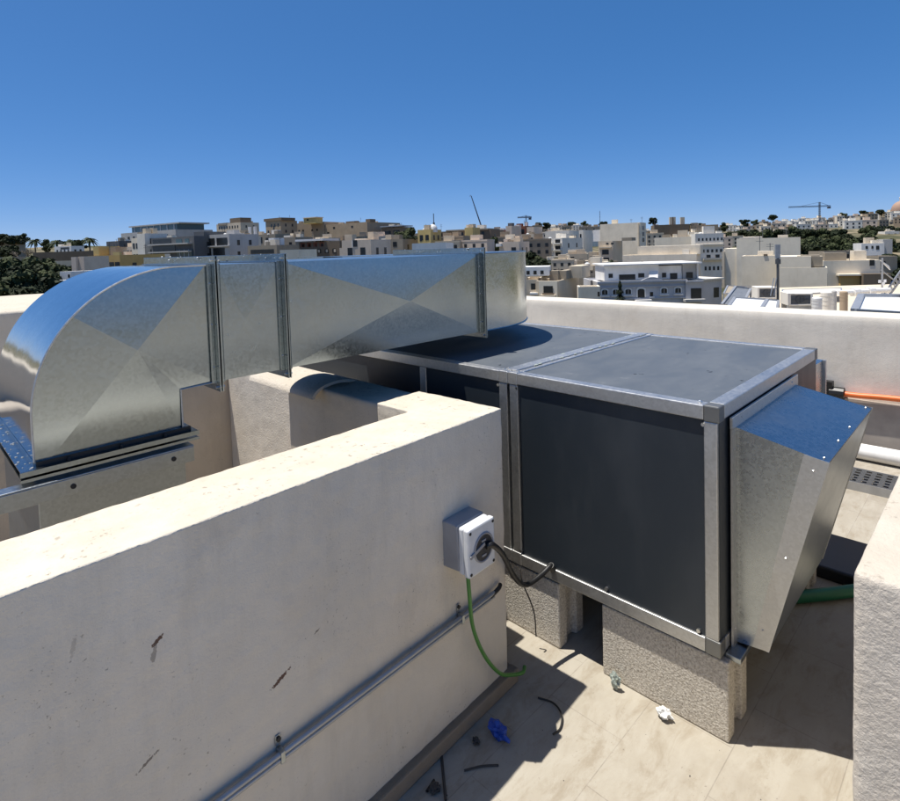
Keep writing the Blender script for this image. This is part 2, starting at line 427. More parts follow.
# ---- wall at the right edge
mb = MB(); mb.box((1.152, -.07, -.02), (3.6, .187, 1.022)); o = mb.build('parapet_wall', M['plaster_rough']); roughen(o, .010, .0025, .03, 0)
tag(o, 'rough plastered wall end at the right edge, its top bright in the sun', 'wall')

# ================================================================== CONCRETE BLOCKS
def make_block():
    mb = MB(); L, W, Hh = .445, .175, .266
    # plan outline with recessed ends, two cores
    out = [(0, 0), (0, L), (.055, L), (.062, L - .022), (W - .06, L - .022), (W - .053, L), (W, L), (W, 0), (W - .053, 0), (W - .06, .022), (.062, .022), (.055, 0)]
    mb.prism([(x, y, 0) for x, y in out], (0, 0, Hh))
    return mb.build('concrete_block', M['block'], bevel=.006)
blk = make_block(); blk.location = (1.806, .614, 0)
tag(blk, 'rough concrete block under the near corner of the grey air unit', 'block', 'concrete blocks carrying the air unit')
for i, (x, y, rz, lab) in enumerate([(1.802, 1.245, 0, 'rough concrete block under the air unit beside the near wall'), (2.80, .62, 0, 'concrete block hidden under the far near corner of the air unit'),
                     (2.80, 1.3, 0, 'concrete block under the back of the unit by its middle seam'), (1.83, 2.4, 0, 'concrete block under the rear section of the unit, front side'), (2.80, 2.4, 0, 'concrete block under the rear section of the unit, back side')]):
    c = blk.copy(); link(c); c.location = (x, y, 0); c.rotation_euler.z = rz; c['label'] = lab

# ================================================================== AIR HANDLING UNIT
X0, X1, ZB, ZT = 1.787, 3.033, .283, 1.084
ahu = empty('air_handling_unit', 'big dark grey air handling unit with aluminium frame, on concrete blocks', 'air handling unit', (1.787, .631, .283))
def loc(o, parent):
    """keep world coordinates of a mesh modelled in world space"""
    if o.parent is parent: o.matrix_parent_inverse = Matrix.Translation(-Vector(parent.location))
    return o
pf = .047
def section(y0, y1, first):
    # panels
    a = pf - .008
    mb = MB(); mb.box((X0 + .010, y0 + a, ZB + a), (X0 + .045, y1 - a, ZT - a)); loc(mb.build('side_panel', M['panel'], ahu, bevel=.003), ahu)
    mb = MB(); mb.box((X1 - .045, y0 + a, ZB + a), (X1 - .010, y1 - a, ZT - a)); loc(mb.build('side_panel', M['panel'], ahu, bevel=.003), ahu)
    mb = MB(); mb.box((X0 + .03, y0 + .03, ZT - .045), (X1 - .03, y1 - .03, ZT - .004)); loc(mb.build('top_panel', M['panel_top'], ahu), ahu)
    mb = MB(); mb.box((X0 + .03, y0 + .03, ZB + .004), (X1 - .03, y1 - .03, ZB + .04)); loc(mb.build('base_panel', M['panel'], ahu), ahu)
    yo = y0 if first else y1
    mb = MB(); s = 1 if first else -1
    mb.box((X0 + .012, yo + s * .004, ZB + .012), (X1 - .006, yo + s * .04, ZT - .045)); loc(mb.build('end_panel', M['panel'], ahu, bevel=.003), ahu)
    # frame rails and posts, one profile each
    def rail(lo, hi):
        mb = MB(); mb.box(lo, hi); loc(mb.build('frame_rail', M['alu'], ahu, bevel=.003), ahu)
    for x, dx in ((X0, pf), (X1, -pf)):
        rail((x, y0 + pf, ZT - .046), (x + dx, y1 - pf, ZT)); rail((x, y0 + pf, ZB), (x + dx, y1 - pf, ZB + .046))
    for y, dy in ((y0, pf), (y1, -pf)):
        rail((X0 + pf, y, ZT - .0455), (X1 - pf, y + dy, ZT + .001)); rail((X0 + pf, y, ZB), (X1 - pf, y + dy, ZB + .0455))
        for x, dx in ((X0, pf), (X1, -pf)):
            pv = (.001 if dx > 0 else -.001)
            mb = MB(); mb.box((x + pv, y + (0.006 if dy > 0 else -.006), ZB + .05), (x + dx, y + dy, ZT - .05)); loc(mb.build('frame_post', M['alu'], ahu, bevel=.003), ahu)
            for z, dz in ((ZT, -.05), (ZB, .05)):
                mb = MB(); mb.box((x - pv, y - (.001 if dy > 0 else -.001), z + (.002 if dz < 0 else -.002)), (x + dx, y + dy, z + dz)); loc(mb.build('corner_bracket', M['bracket'] if first and y == y0 else M['alu'], ahu, bevel=.004), ahu)
section(.631, 1.4635, True); section(1.4665, 3.25, False)
mb = MB(); mb.box((X0 + .003, 1.97, ZB + .047), (X0 + .04, 2.012, ZT - .047)); loc(mb.build('frame_post', M['alu'], ahu, bevel=.004), ahu)
# seam strip on top between the two sections
mb = MB(); mb.box((X0 + .03, 1.442, ZT + .001), (X1 - .02, 1.488, ZT + .006)); loc(mb.build('seam_strip', M['alu'], ahu, bevel=.002), ahu)
mb = MB()
for i in range(34):
    x = random.uniform(X0 + .05, X1 - .05); mb.ball((x, 1.465 + random.choice((-1, 1)) * random.uniform(.018, .028), ZT + .004), random.uniform(.004, .009), 1, (1.8, .8, .5))
tag(loc(mb.build('seam_sealant', M['scrap'], ahu, True), ahu), kind='stuff')
# screws on the panels
for (y, z) in [(.68, ZT - .062), (.70, ZB + .058), (1.42, ZT - .062), (1.42, ZB + .06), (1.52, ZT - .062), (1.03, ZB + .06)]:
    mb = MB(); mb.cyl((X0 + .012, y, z), (X0 + .001, y, z), .0065, n=8); loc(mb.build('screw', M['bolt'], ahu), ahu)
for (x, y) in [(1.815, 1.43), (1.83, 1.45), (1.815, 1.505), (1.82, .70), (1.84, 1.5)]:
    mb = MB(); mb.ball((x, y, ZT + .002), .008, 1, (1, 1, .6)); loc(mb.build('screw', M['bolt'], ahu), ahu)
# bracket plate at the lower near corner
mb = MB(); mb.box((1.83, .585, .262), (1.99, .632, .281)); loc(mb.build('foot_plate', M['galv_dull'], ahu, bevel=.003), ahu)
# ---- intake hood
HX0, HX1, HY = 1.905, 2.615, .631
prof = [(HY - .004, 1.0), (.367, .944), (.527, .296), (HY - .004, .285)]      # y, z
hood = None
def hood_face(name, mat, pts, th=.0): pass
mb = MB()
mb.poly([(HX0, y, z) for y, z in prof]); mb.poly([(HX1, y, z) for y, z in prof][::-1])
mb.poly([(HX0, prof[0][0], prof[0][1]), (HX0, prof[1][0], prof[1][1]), (HX1, prof[1][0], prof[1][1]), (HX1, prof[0][0], prof[0][1])])
mb.poly([(HX0, prof[2][0], prof[2][1]), (HX0, prof[3][0], prof[3][1]), (HX1, prof[3][0], prof[3][1]), (HX1, prof[2][0], prof[2][1])])
hood = loc(mb.build('intake_hood', M['galv_hood'], ahu), ahu)
sm = hood.modifiers.new('solid', 'SOLIDIFY'); sm.thickness = .004; sm.offset = -1
(ya, za), (yb, zb) = prof[1], prof[2]
mb = MB(); mb.poly([(HX0 + .003, ya, za - .003), (HX1 - .003, ya, za - .003), (HX1 - .003, yb, zb), (HX0 + .003, yb, zb)]); loc(mb.build('hood_front', M['galv_dull'], hood), ahu)
for x, d in ((HX0 - .003, 1), (HX1 + .003, -1)):      # folded side strips
    mb = MB(); mb.prism([(x, ya - .003, za + .002), (x, yb - .003, zb), (x, yb + .045, zb), (x, ya + .062, za + .012)], (d * -.003, 0, 0))
    loc(mb.build('hood_fold', M['alu'], hood), ahu)
mb = MB()      # flange against the unit
for lo_, hi_ in (((HX0 - .035, .619, .998), (HX1 + .03, .627, 1.035)), ((HX0 - .035, .619, .265), (HX0 - .001, .626, .997)), ((HX1 + .001, .619, .265), (HX1 + .03, .626, .997))):
    mb.box(lo_, hi_)
loc(mb.build('hood_flange', M['alu'], hood), ahu)
def rivet(p, r, parent):
    mb = MB(); mb.ball(p, r, 1); loc(mb.build('rivet', M['bolt'], parent, True), ahu)
for p in [(HX0 + (HX1 - HX0) * t, .367 + .016, .944 + .005) for t in (.03, .3, .55, .97)] + [(HX0 - .006, ya + .03 + (yb - ya) * t, za + (zb - za) * t) for t in (.05, .5, .9)] \
     + [(HX0 - .02, .619, z) for z in (.34, .93)] + [(HX0 + .05 + t * .3, .618, 1.02) for t in (0, 2)]:
    rivet(p, .0034, hood)
# ---- second cowl on the far side
mb = MB(); mb.prism([(3.034, .66, .99), (3.30, .66, .985), (3.36, .66, .55), (3.034, .66, .40)], (0, .55, 0)); loc(mb.build('side_cowl', M['galv_hood'], ahu, bevel=.003), ahu)
mb = MB(); mb.box((3.28, .648, .55), (3.302, .66, .985)); loc(mb.build('cowl_trim', M['alu'], ahu), ahu)

# ================================================================== GALVANISED DUCT
YN, YF = 1.853, 2.490
DZ0, DZ1 = 1.1845, 1.5696
duct = empty('ventilation_duct', 'shiny galvanised air duct with curved elbow running across the wall and unit', 'duct', (.256, 1.853, 0))
DI = Matrix.Translation(-Vector(duct.location))
def dl(o): o.matrix_parent_inverse = DI; return o
def pyr(mb, y, corners, centre, sgn, bul):
    """cross-broken sheet in plane y: four flat facets meeting at centre, bulging out by bul"""
    C = Vector((centre[0], y + sgn * bul, centre[1])); c = mb.bm.verts.new(C)
    vs = [mb.bm.verts.new((a, y, b)) for a, b in corners]
    for i in range(len(vs)): mb.bm.faces.new((c, vs[i], vs[(i + 1) % len(vs)]))
def straight(x0, x1, cx, bul):
    mb = MB(); cs = [(x0, DZ0), (x1, DZ0), (x1, DZ1), (x0, DZ1)]
    pyr(mb, YN, cs, (cx, (DZ0 + DZ1) / 2 + .0), -1, bul); pyr(mb, YF, cs, (cx, (DZ0 + DZ1) / 2), 1, bul)
    for z, s in ((DZ1, 1), (DZ0, -1)):
        c = mb.bm.verts.new(((x0 + x1) / 2, (YN + YF) / 2, z + s * bul * .5)); v = [mb.bm.verts.new(q) for q in ((x0, YN, z), (x1, YN, z), (x1, YF, z), (x0, YF, z))]
        for i in range(4): mb.bm.faces.new((c, v[i], v[(i + 1) % 4]))
    bmesh.ops.remove_doubles(mb.bm, verts=mb.bm.verts, dist=1e-5)
    return dl(mb.build('duct_section', M['galv'], duct))
straight(.764, .999, .86, .0022); straight(1.009, 2.068, 1.60, .0105)
def ring_x(x, t=.004, p=.030):
    mb = MB()
    mb.box((x - t / 2, YN - p, DZ0 - p), (x + t / 2, YN - .001, DZ1 + p)); mb.box((x - t / 2, YF + .001, DZ0 - p), (x + t / 2, YF + p, DZ1 + p))
    mb.box((x - t / 2, YN - .001, DZ1 + .001), (x + t / 2, YF + .001, DZ1 + p)); mb.box((x - t / 2, YN - .001, DZ0 - p), (x + t / 2, YF + .001, DZ0 - .001))
    return mb
def flange(x):
    mb = MB()
    for xx, s in ((x - .0022, -1), (x + .0022, 1)):
        for lo_, hi_ in (((0, YN - .030, DZ0 - .030), (.004, YN - .0005, DZ1 + .030)), ((0, YF + .0005, DZ0 - .03), (.004, YF + .03, DZ1 + .03)),
                         ((0, YN - .0005, DZ1 + .0005), (.004, YF + .0005, DZ1 + .0295)), ((0, YN - .0005, DZ0 - .0295), (.004, YF + .0005, DZ0 - .0005))):
            a, b = sorted((xx, xx + s * .004)); mb.box((a, lo_[1], lo_[2]), (b, hi_[1], hi_[2]))
        a, b = sorted((xx + s * .0042, xx + s * .020))
        mb.box((a, YN - .0045, DZ0 - .004), (b, YN - .0008, DZ1 + .004)); mb.box((a, YN - .004, DZ1 + .0008), (b, YF + .004, DZ1 + .0045)); mb.box((a, YN - .004, DZ0 - .0045), (b, YF + .004, DZ0 - .0008))
        mb.box(*[(q[0], q[1], q[2]) for q in ((min(xx + s * .018, xx + s * .020), YN - .0075, DZ0 - .003), (max(xx + s * .018, xx + s * .020), YN - .0045, DZ1 + .003))])
    f = dl(mb.build('flange', M['galv'], duct, bevel=.001))
    for z in (DZ0 + .05, DZ0 + .19, DZ1 - .06):
        mb = MB(); mb.ball((x - .013, YN - .005, z), .0035, 1); mb.build('rivet', M['bolt'], f, True)
    for z in (DZ0 - .016, DZ1 + .016):
        mb = MB(); mb.cyl((x - .014, YN - .015, z), (x + .014, YN - .015, z), .0045, n=6); mb.build('bolt', M['bolt'], f)
    mb = MB()
    for k in range(14):
        mb.ball((x + random.uniform(-.03, .03), random.uniform(YN, YF), DZ1 + random.uniform(.004, .03)), random.uniform(.002, .005), 1)
    tag(mb.build('sealant', M['steel'], f, True), kind='stuff')
    return f
flange(.758); flange(1.004); flange(2.073)
# ---- left elbow, curving down
EC = Vector((.655, 1.169)); ER = .4005; EX0 = .2545; EX1 = .753; EB = 1.061; TX, TZ = .639, DZ0 - .003
bound = [(EX0, EB)] + [(EC.x + ER * math.cos(R(a)), EC.y + ER * math.sin(R(a))) for a in range(180, 89, -5)] + [(EX1, DZ1), (EX1, DZ0), (TX, TZ), (TX, EB)]
def elbow_face(y, s):
    mb = MB(); C = Vector((.520, 1.325)); bul = .0085
    ends = [Vector((.376, 1.432)), Vector((.725, 1.560)), Vector((.639, 1.20)), Vector((.305, 1.075))]
    c = mb.bm.verts.new((C.x, y + s * bul, C.y))
    pts = [Vector(b) for b in bound]
    # insert the break-line crossings of the boundary so that every facet is flat
    dense = []
    for i, p in enumerate(pts):
        q = pts[(i + 1) % len(pts)]; dense.append(p)
        for e in ends:
            d = (e - C); u_ = q - p; den = d.x * u_.y - d.y * u_.x
            if abs(den) < 1e-9: continue
            t = ((p - C).x * u_.y - (p - C).y * u_.x) / den; k = ((p - C).x * d.y - (p - C).y * d.x) / den
            if t > 0 and 1e-4 < k < 1 - 1e-4: dense.append(p + u_ * k)
    def h(p):
        v = p - C
        for i in range(4):
            a, b = ends[i] - C, ends[(i + 1) % 4] - C; den = a.x * b.y - a.y * b.x
            l = (v.x * b.y - v.y * b.x) / den; m_ = (a.x * v.y - a.y * v.x) / den
            if l >= -1e-6 and m_ >= -1e-6: return bul * (1 - (l + m_))
        return 0
    vs = [mb.bm.verts.new((p.x, y + s * max(-.004, h(p)), p.y)) for p in dense]
    for i in range(len(vs)): mb.bm.faces.new((c, vs[i], vs[(i + 1) % len(vs)]))
    return mb
elbow = dl(elbow_face(YN, -1).build('elbow_cheek', M['galv'], duct))
dl(elbow_face(YF, 1).build('elbow_cheek', M['galv'], duct))
mb = MB()
heel = [(EX0, EB)] + [(EC.x + ER * math.cos(R(a)), EC.y + ER * math.sin(R(a))) for a in range(180, 88, -3)] + [(EX1, DZ1)]
va = [mb.bm.verts.new((x, YN + .001, z)) for x, z in heel]; vb = [mb.bm.verts.new((x, YF - .001, z)) for x, z in heel]
for i in range(len(heel) - 1): mb.bm.faces.new((va[i], va[i + 1], vb[i + 1], vb[i]))
th = [(TX, EB), (TX, TZ), (EX1, DZ0)]
va = [mb.bm.verts.new((x, YN + .001, z)) for x, z in th]; vb = [mb.bm.verts.new((x, YF - .001, z)) for x, z in th]
for i in range(2): mb.bm.faces.new((va[i], va[i + 1], vb[i + 1], vb[i]))
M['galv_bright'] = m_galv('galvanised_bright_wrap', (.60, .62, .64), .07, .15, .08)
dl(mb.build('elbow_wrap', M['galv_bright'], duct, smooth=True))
mb = MB(); mb.tube([(x, YN - .002, z) for x, z in heel[:-1]] + [(EX1 - .004, YN - .002, DZ1)], .0028, 6, spline=False)
mb.tube([(TX, YN - .002, EB), (TX, YN - .002, TZ), (EX1, YN - .002, DZ0)], .003, 6, spline=False)
dl(mb.build('elbow_seam', M['alu'], duct, smooth=True))
# ---- flange and drop box below the elbow
def ring_z(z, t, p, x0, x1, y0, y1, mb):
    mb.box((x0 - p, y0 - p, z), (x1 + p, y0 - .0005, z + t)); mb.box((x0 - p, y1 + .0005, z), (x1 + p, y1 + p, z + t))
    mb.box((x0 - p, y0 - .0005, z), (x0 - .0005, y1 + .0005, z + t)); mb.box((x1 + .0005, y0 - .0005, z), (x1 + p, y1 + .0005, z + t))
mb = MB(); ring_z(1.046, .0035, .034, EX0, TX, YN, YF, mb); ring_z(1.026, .0035, .034, EX0, TX, YN, YF, mb)
ring_z(1.0495, .012, .003, EX0, TX, YN, YF, mb); ring_z(1.0, .0258, .004, EX0, TX, YN, YF, mb)
mb.box((EX0 - .036, YN - .036, 1.036), (TX + .036, YN - .032, 1.0495)); mb.box((EX0 - .036, YN - .036, 1.0215), (TX + .036, YN - .032, 1.0295))
fl = dl(mb.build('drop_flange', M['galv'], duct))
mb = MB(); mb.box((EX0 + .004, YN - .012, 1.0497), (TX + .020, YN - .0035, 1.0615)); dl(mb.build('gap_shadow', M['black'], duct))  # dark strip standing for the shadowed, dirty gap below the elbow
for x in (.33, .46, .58):
    mb = MB(); mb.cyl((x, YN - .022, 1.02), (x, YN - .022, 1.058), .0045, n=6); mb.build('bolt', M['hole'], fl)
mb = MB()
for k in range(40): mb.ball((EX0 - random.uniform(.004, .033), random.uniform(YN - .02, YF), 1.0500), random.uniform(.0015, .004), 1, (1, 1, .5))
tag(mb.build('sealant', M['steel'], fl, True), kind='stuff')
mb = MB(); mb.box((EX0 + .004, YN + .004, .001), (TX + .004, YF - .004, 1.02)); dl(mb.build('drop_box', M['galv_dull'], duct, bevel=.003))
mb = MB(); mb.box((-.9, YN - .052, .962), (TX + .012, YN - .047, 1.008)); mb.box((-.9, YN - .0525, 1.0085), (TX + .012, YN - .004, 1.0125))
rail = dl(mb.build('support_rail', M['galv_dull'], duct, bevel=.0015))
for x in (.33, .59, -.1):
    mb = MB(); mb.cyl((x, YN - .0475, .985), (x, YN - .055, .985), .007, n=10); mb.build('bolt', M['hole'], rail)
mb = MB(); mb.box((-.86, YN - .05, .0), (-.82, YN - .01, .962)); dl(mb.build('rail_post', M['galv_dull'], duct))
# ---- right elbow, turning away over the unit
NX = 2.225; RO = .637
mb = MB(); pl_ = [(2.078, YN), (NX, YN)] + [(NX + RO * math.sin(R(a)), YF - RO * math.cos(R(a))) for a in range(5, 91, 5)] + [(NX + RO, YF + .15), (NX, YF + .15), (NX, YF), (2.078, YF)]
bot = [mb.bm.verts.new((x, y, DZ0)) for x, y in pl_]; top = [mb.bm.verts.new((x, y, DZ1)) for x, y in pl_]
for i in range(len(pl_)): mb.bm.faces.new((bot[i], bot[(i + 1) % len(pl_)], top[(i + 1) % len(pl_)], top[i]))
mb.bm.faces.new(top); mb.bm.faces.new(bot[::-1])
M['galv_elbow'] = m_galv('galvanised_elbow_wrap', (.49, .53, .54), .15, .27, .12)
dl(mb.build('elbow_bend', M['galv_elbow'], duct, smooth=True))
mb = MB(); e_ = pl_[:21]
for z in (DZ0, DZ1): mb.tube([(x, y - .001, z) for x, y in e_], .004, 6, spline=False)
dl(mb.build('elbow_seam', M['galv_dull'], duct, smooth=True))
mb = MB(); mb.box((NX, YF + .151, DZ0 + .001), (NX + RO, 3.5, DZ1 - .001)); dl(mb.build('duct_section', M['galv'], duct))
mb = MB(); mb.box((NX, 3.26, .5), (NX + RO, 3.86, DZ1 - .003)); dl(mb.build('plenum_box', M['galv'], duct))

# ================================================================== SOCKET, CONDUIT, CABLES
ca, sa = math.cos(WY), math.sin(WY)
def wp(x, d, z): # point at wall-local x, distance d in front of the wall face
    return Vector((x * ca - (1.23 - d) * sa, x * sa + (1.23 - d) * ca, z))
sx = 1.327
sock = empty('socket_box', 'grey and white outdoor socket box on the near wall with plug cable', 'socket', wp(sx, 0, .582), WY)
mb = MB(); mb.prism([(-.066, -.066, .005), (-.066, .002, .0), (-.066, .002, .150), (-.066, -.062, .150)], (.132, 0, 0)); mb.build('back_box', M['grey_box'], sock, bevel=.004)
mb = MB(); mb.box((-.062, -.084, -.004), (.064, -.062, .146)); mb.build('lid_rim', M['white_plastic'], sock, bevel=.006)
mb = MB(); mb.box((-.064, -.108, -.006), (.066, -.085, .148)); lid = mb.build('cover_plate', M['white_plastic'], sock, bevel=.006)
mb = MB(); n = 28
mb.tube([(.006 + .044 * math.cos(k * 2 * math.pi / n), -.1095, .070 + .044 * math.sin(k * 2 * math.pi / n)) for k in range(n + 1)], .0035, 6, spline=False); mb.build('socket_ring', M['grey_box'], lid, smooth=True)
mb = MB(); mb.cyl((.006, -.1085, .070), (.006, -.110, .070), .042, n=28); mb.build('socket_face', M['dark_plastic'], lid)
mb = MB(); mb.box((-.03, -.1135, .066), (.042, -.1101, .076), Matrix.Rotation(R(-16), 3, 'Y'), (-.012, 0, .002)); mb.box((-.004, -.112, .09), (.016, -.1101, .096)); mb.box((-.004, -.112, .042), (.016, -.1101, .048)); mb.build('socket_slot', M['grey_box'], lid)
for x, z in ((-.055, .006), (.056, .006), (-.055, .136), (.056, .136)):
    mb = MB(); mb.cyl((x, -.107, z), (x, -.1095, z), .005, n=8); mb.build('screw', M['hole'], lid)
# black plug cable
mb = MB(); mb.tube([wp(sx + .015, .112, .652), wp(sx + .04, .118, .648), (1.43, 1.215, .555), (1.535, 1.262, .425), (1.60, 1.275, .350), (1.655, 1.278, .322), (1.725, 1.270, .330), (1.770, 1.263, .345), (1.783, 1.262, .343), (1.787, 1.262, .335)], .0098, 10)
mb.cyl((1.776, 1.262, .348), (1.792, 1.262, .322), .0125, n=12)
tag(mb.build('power_cable', M['black'], smooth=True), 'thick black cable looping from the socket to the grey unit', 'cable')
# green earth cable
mb = MB(); mb.tube([wp(sx - .035, .075, .57), wp(sx - .033, .078, .50), wp(sx + .0, .06, .37), wp(sx + .07, .045, .23), wp(sx + .15, .045, .12), wp(sx + .22, .05, .075), wp(sx + .265, .06, .062), wp(sx + .29, .05, .064)], .0066, 10)
tag(mb.build('earth_cable', M['green'], smooth=True), 'green cable hanging from the socket box to the wall foot', 'cable')
# thin black wires
mb = MB(); mb.tube([(1.70, 1.355, .33), (1.70, 1.345, .28), (1.735, 1.32, .16), (1.745, 1.318, .05)], .0028, 6)
tag(mb.build('thin_wire', M['stick'], smooth=True), 'thin dark wire hanging in front of the left concrete block', 'wire')
# conduit along the wall
cond = empty('conduit', 'galvanised twin conduit fixed along the near wall below the socket', 'conduit', wp(.3, 0, .385), WY)
mb = MB()
for dz, r in ((.0062, .0072), (-.0072, .0060)):
    mb.cyl((-1.5, -.018, dz), (1.19, -.018, dz), r, n=12)
mb.build('pipe', M['conduit'], cond, smooth=True)
for x in (.36, 1.02, -.3):
    mb = MB(); mb.box((x - .006, -.0268, -.0145), (x + .006, -.001, .0148)); mb.box((x - .007, -.004, .018), (x + .007, -.0008, .044)); s_ = mb.build('saddle', M['galv_dull'], cond, bevel=.004)
    mb = MB(); mb.cyl((x, -.003, .035), (x, -.009, .035), .006, n=10); mb.build('screw', M['hole'], s_)
mb = MB(); mb.tube([(1.17, -.018, 0), (1.215, -.02, .010), (1.235, -.012, .012)], .0075, 8); mb.build('cable_end', M['black'], cond, smooth=True)

# ================================================================== LITTER ON THE FLOOR
def crumple(name, mat, at, r, seed, sc, label, cat):
    r *= .62
    mb = MB(); vs = mb.ball((0, 0, 0), r, 3)
    for v in vs:
        k = noise.noise(v.co * (1.8 / r) + Vector((seed, 0, 0))) * .75 + noise.noise(v.co * (4 / r) + Vector((0, seed, 0))) * .35
        v.co *= 1 + k; v.co = Vector((v.co.x * sc[0], v.co.y * sc[1], v.co.z * sc[2]))
    zm = min(v.co.z for v in vs)
    for v in vs: v.co.z -= zm
    o = mb.build(name, mat, loc=at); return tag(o, label, cat)
crumple('plastic_scrap', M['blue'], (1.325, 1.165, 0), .044, 3, (.8, 1.25, .7), 'crumpled blue plastic scrap on the shaded floor by the wall', 'litter')
crumple('foil_scrap', M['scrap'], (1.765, .985, 0), .030, 8, (.55, .9, 1.3), 'crumpled grey green wrapper at the foot of the near block', 'litter')
crumple('paper_scrap', M['paper'], (1.762, .805, 0), .032, 5, (.8, 1.1, .8), 'crumpled white paper scrap beside the near block', 'litter')
crumple('dirt_lump', M['stick'], (1.262, 1.205, 0), .018, 11, (.9, 1.1, .8), 'small grey dirt lump left of the blue plastic scrap', 'litter')
crumple('dirt_lump', M['stick'], (1.06, 1.185, 0), .024, 14, (1.1, 1.0, .6), 'grey dust lump near the wall foot at the bottom', 'litter')
def strand(name, pts, r, mat, label, cat):
    mb = MB(); mb.tube(pts, r, 6); tag(mb.build(name, M[mat], smooth=True), label, cat)
strand('cable_offcut', [(1.545, 1.165, .004), (1.56, 1.11, .006), (1.535, 1.06, .010), (1.49, 1.035, .006), (1.455, 1.04, .004)], .0032, 'black', 'curved black cable offcut on the edge of the floor shadow', 'cable offcut')
strand('twig', [(1.165, 1.165, .003), (1.21, 1.135, .005), (1.25, 1.10, .003)], .003, 'stick', 'thin bent twig lying in the floor shadow', 'twig')
strand('stick', [(1.155, 1.255, .004), (1.06, 1.14, .004)], .0042, 'stick', 'straight dark stick lying in the shadow by the wall', 'stick')
strand('twig', [(1.04, 1.20, .004), (1.08, 1.21, .004)], .004, 'black', 'short black stub beside the dust lump', 'twig')
for i in range(26):
    x, y = random.uniform(1.0, 2.0), random.uniform(.25, 1.2)
mb = MB()
for i in range(34):
    x, y = random.uniform(.9, 2.0), random.uniform(.2, 1.2); mb.ball((x, y, .001), random.uniform(.0008, .0024), 1, (1.4, 1, .7))
tag(mb.build('grit', M['stick']), kind='stuff')

# ---- things by the far parapet
mb = MB(); mb.tube([(4.86, -3, .06), (4.86, .0, .06), (4.86, .8, .06), (4.86, 4, .06)], .055, 14, spline=False)
tag(mb.build('drain_pipe', M['pipe_white'], smooth=True), 'white coated pipe along the foot of the far parapet', 'pipe')
mb = MB(); mb.tube([(4.955, .98, .44), (4.955, .80, .437), (4.955, .53, .452), (4.955, -.3, .47), (4.955, -2, .46)], .020, 12)
op = tag(mb.build('orange_pipe', M['orange'], smooth=True), 'bright orange pipe running along the far parapet', 'pipe')
mb = MB(); mb.cyl((4.955, .86, .438), (4.955, .95, .438), .045, n=12); mb.box((4.92, .93, .40), (4.985, 1.03, .52)); mb.build('pipe_coupling', M['black'], op)
tray = empty('cable_tray', 'perforated steel cable tray on the floor past the hood', 'cable tray', (4.37, .6, .0))
mb = MB(); Y0, Y1, st = -1.2, 1.2, .055
nx, ny = 5, int((Y1 - Y0) / st)
for i in range(nx + 1): mb.box((-.125 + i * .05 - .011, Y0, .05), (-.125 + i * .05 + .011, Y1, .053))
for j in range(ny + 1): mb.box((-.136, Y0 + j * st - .013, .0502), (.136, Y0 + j * st + .013, .0528))
mb.build('tray_base', M['metal_dark'], tray)
for s in (-1, 1):
    mb = MB(); a, b = sorted((s * .137, s * .140)); mb.box((a, Y0, 0), (b, Y1, .054)); mb.build('tray_side', M['steel'], tray)
mb = MB(); mb.tube([(2.55, .80, .032), (2.78, .604, .032), (2.936, .482, .032), (3.25, .25, .032), (3.6, .08, .032)], .026, 12)
tag(mb.build('green_hose', M['green_hose'], smooth=True), 'thick green hose lying in the shade under the hood', 'hose')
mb = MB(); mb.box((3.02, .15, 0), (3.40, .95, .06)); tag(mb.build('shadow_slab', M['black'], bevel=.01), 'flat black rubber slab on the floor behind the hood', 'slab')  # black slab added where the floor lies in deep shadow

# ================================================================== THE TOWN
FH = Vector((.7081, .7061, 0)).normalized(); RH = Vector((.7061, -.7081, 0)).normalized()
FO = 563.4
def yh(u): return 262.17 - .03045 * u
def at(u, D, z=0): return FH * D + RH * ((u - 450) / FO * D) + Vector((0, 0, z))
def zpix(u, y, D): return 1.6 + D * (yh(u) - y) / FO
RZ0 = math.atan2(RH.y, RH.x)
def lerp(t, tab):
    for (a, x), (b, y) in zip(tab, tab[1:]):
        if t <= b: return x + (y - x) * max(0, (t - a)) / (b - a)
    return tab[-1][1]
RIDGE = [(-400, 12), (-50, 18), (60, 20), (130, 15), (300, 9), (420, 8), (520, 9), (620, 12), (760, 15), (900, 20), (1200, 14)]
def terr(u, D):
    r = lerp(u, RIDGE)
    return lerp(D, [(0, -14), (70, -13), (100, -11), (150, -9), (230, -4), (400, r * .32), (700, r), (820, r * .95), (1500, -10), (9000, -40)])
bm = bmesh.new(); rad = [14, 40, 70, 100, 150, 230, 310, 400, 480, 560, 640, 700, 760, 820, 1000, 1500, 3000, 9000]; NA = 120
rows = []
for d in rad:
    row = []
    for k in range(NA):
        a = 2 * math.pi * k / NA; fx, rx_ = math.cos(a), math.sin(a)
        u = 450 + FO * math.tan(max(-1.0, min(1.0, a if a < math.pi else a - 2 * math.pi))) if abs((a + math.pi) % (2 * math.pi) - math.pi) < 1.0 else (1200 if a < math.pi else -400)
        Dd = d
        z = terr(u, Dd * (max(.5, fx) if fx > .5 else 1)) + (noise.noise(Vector((d * .02, math.cos(a) * 5, math.sin(a) * 5))) * (2.5 if d > 60 else .5))
        p = FH * (d * fx) + RH * (d * rx_); row.append(bm.verts.new((p.x, p.y, z)))
    rows.append(row)
c0 = bm.verts.new((0, 0, -14))
for k in range(NA): bm.faces.new((c0, rows[0][k], rows[0][(k + 1) % NA]))
for a, b in zip(rows, rows[1:]):
    for k in range(NA): bm.faces.new((a[k], b[k], b[(k + 1) % NA], a[(k + 1) % NA]))
me = bpy.data.meshes.new('ground'); bmesh.ops.recalc_face_normals(bm, faces=bm.faces); bm.to_mesh(me); bm.free(); me.materials.append(M['ground'])
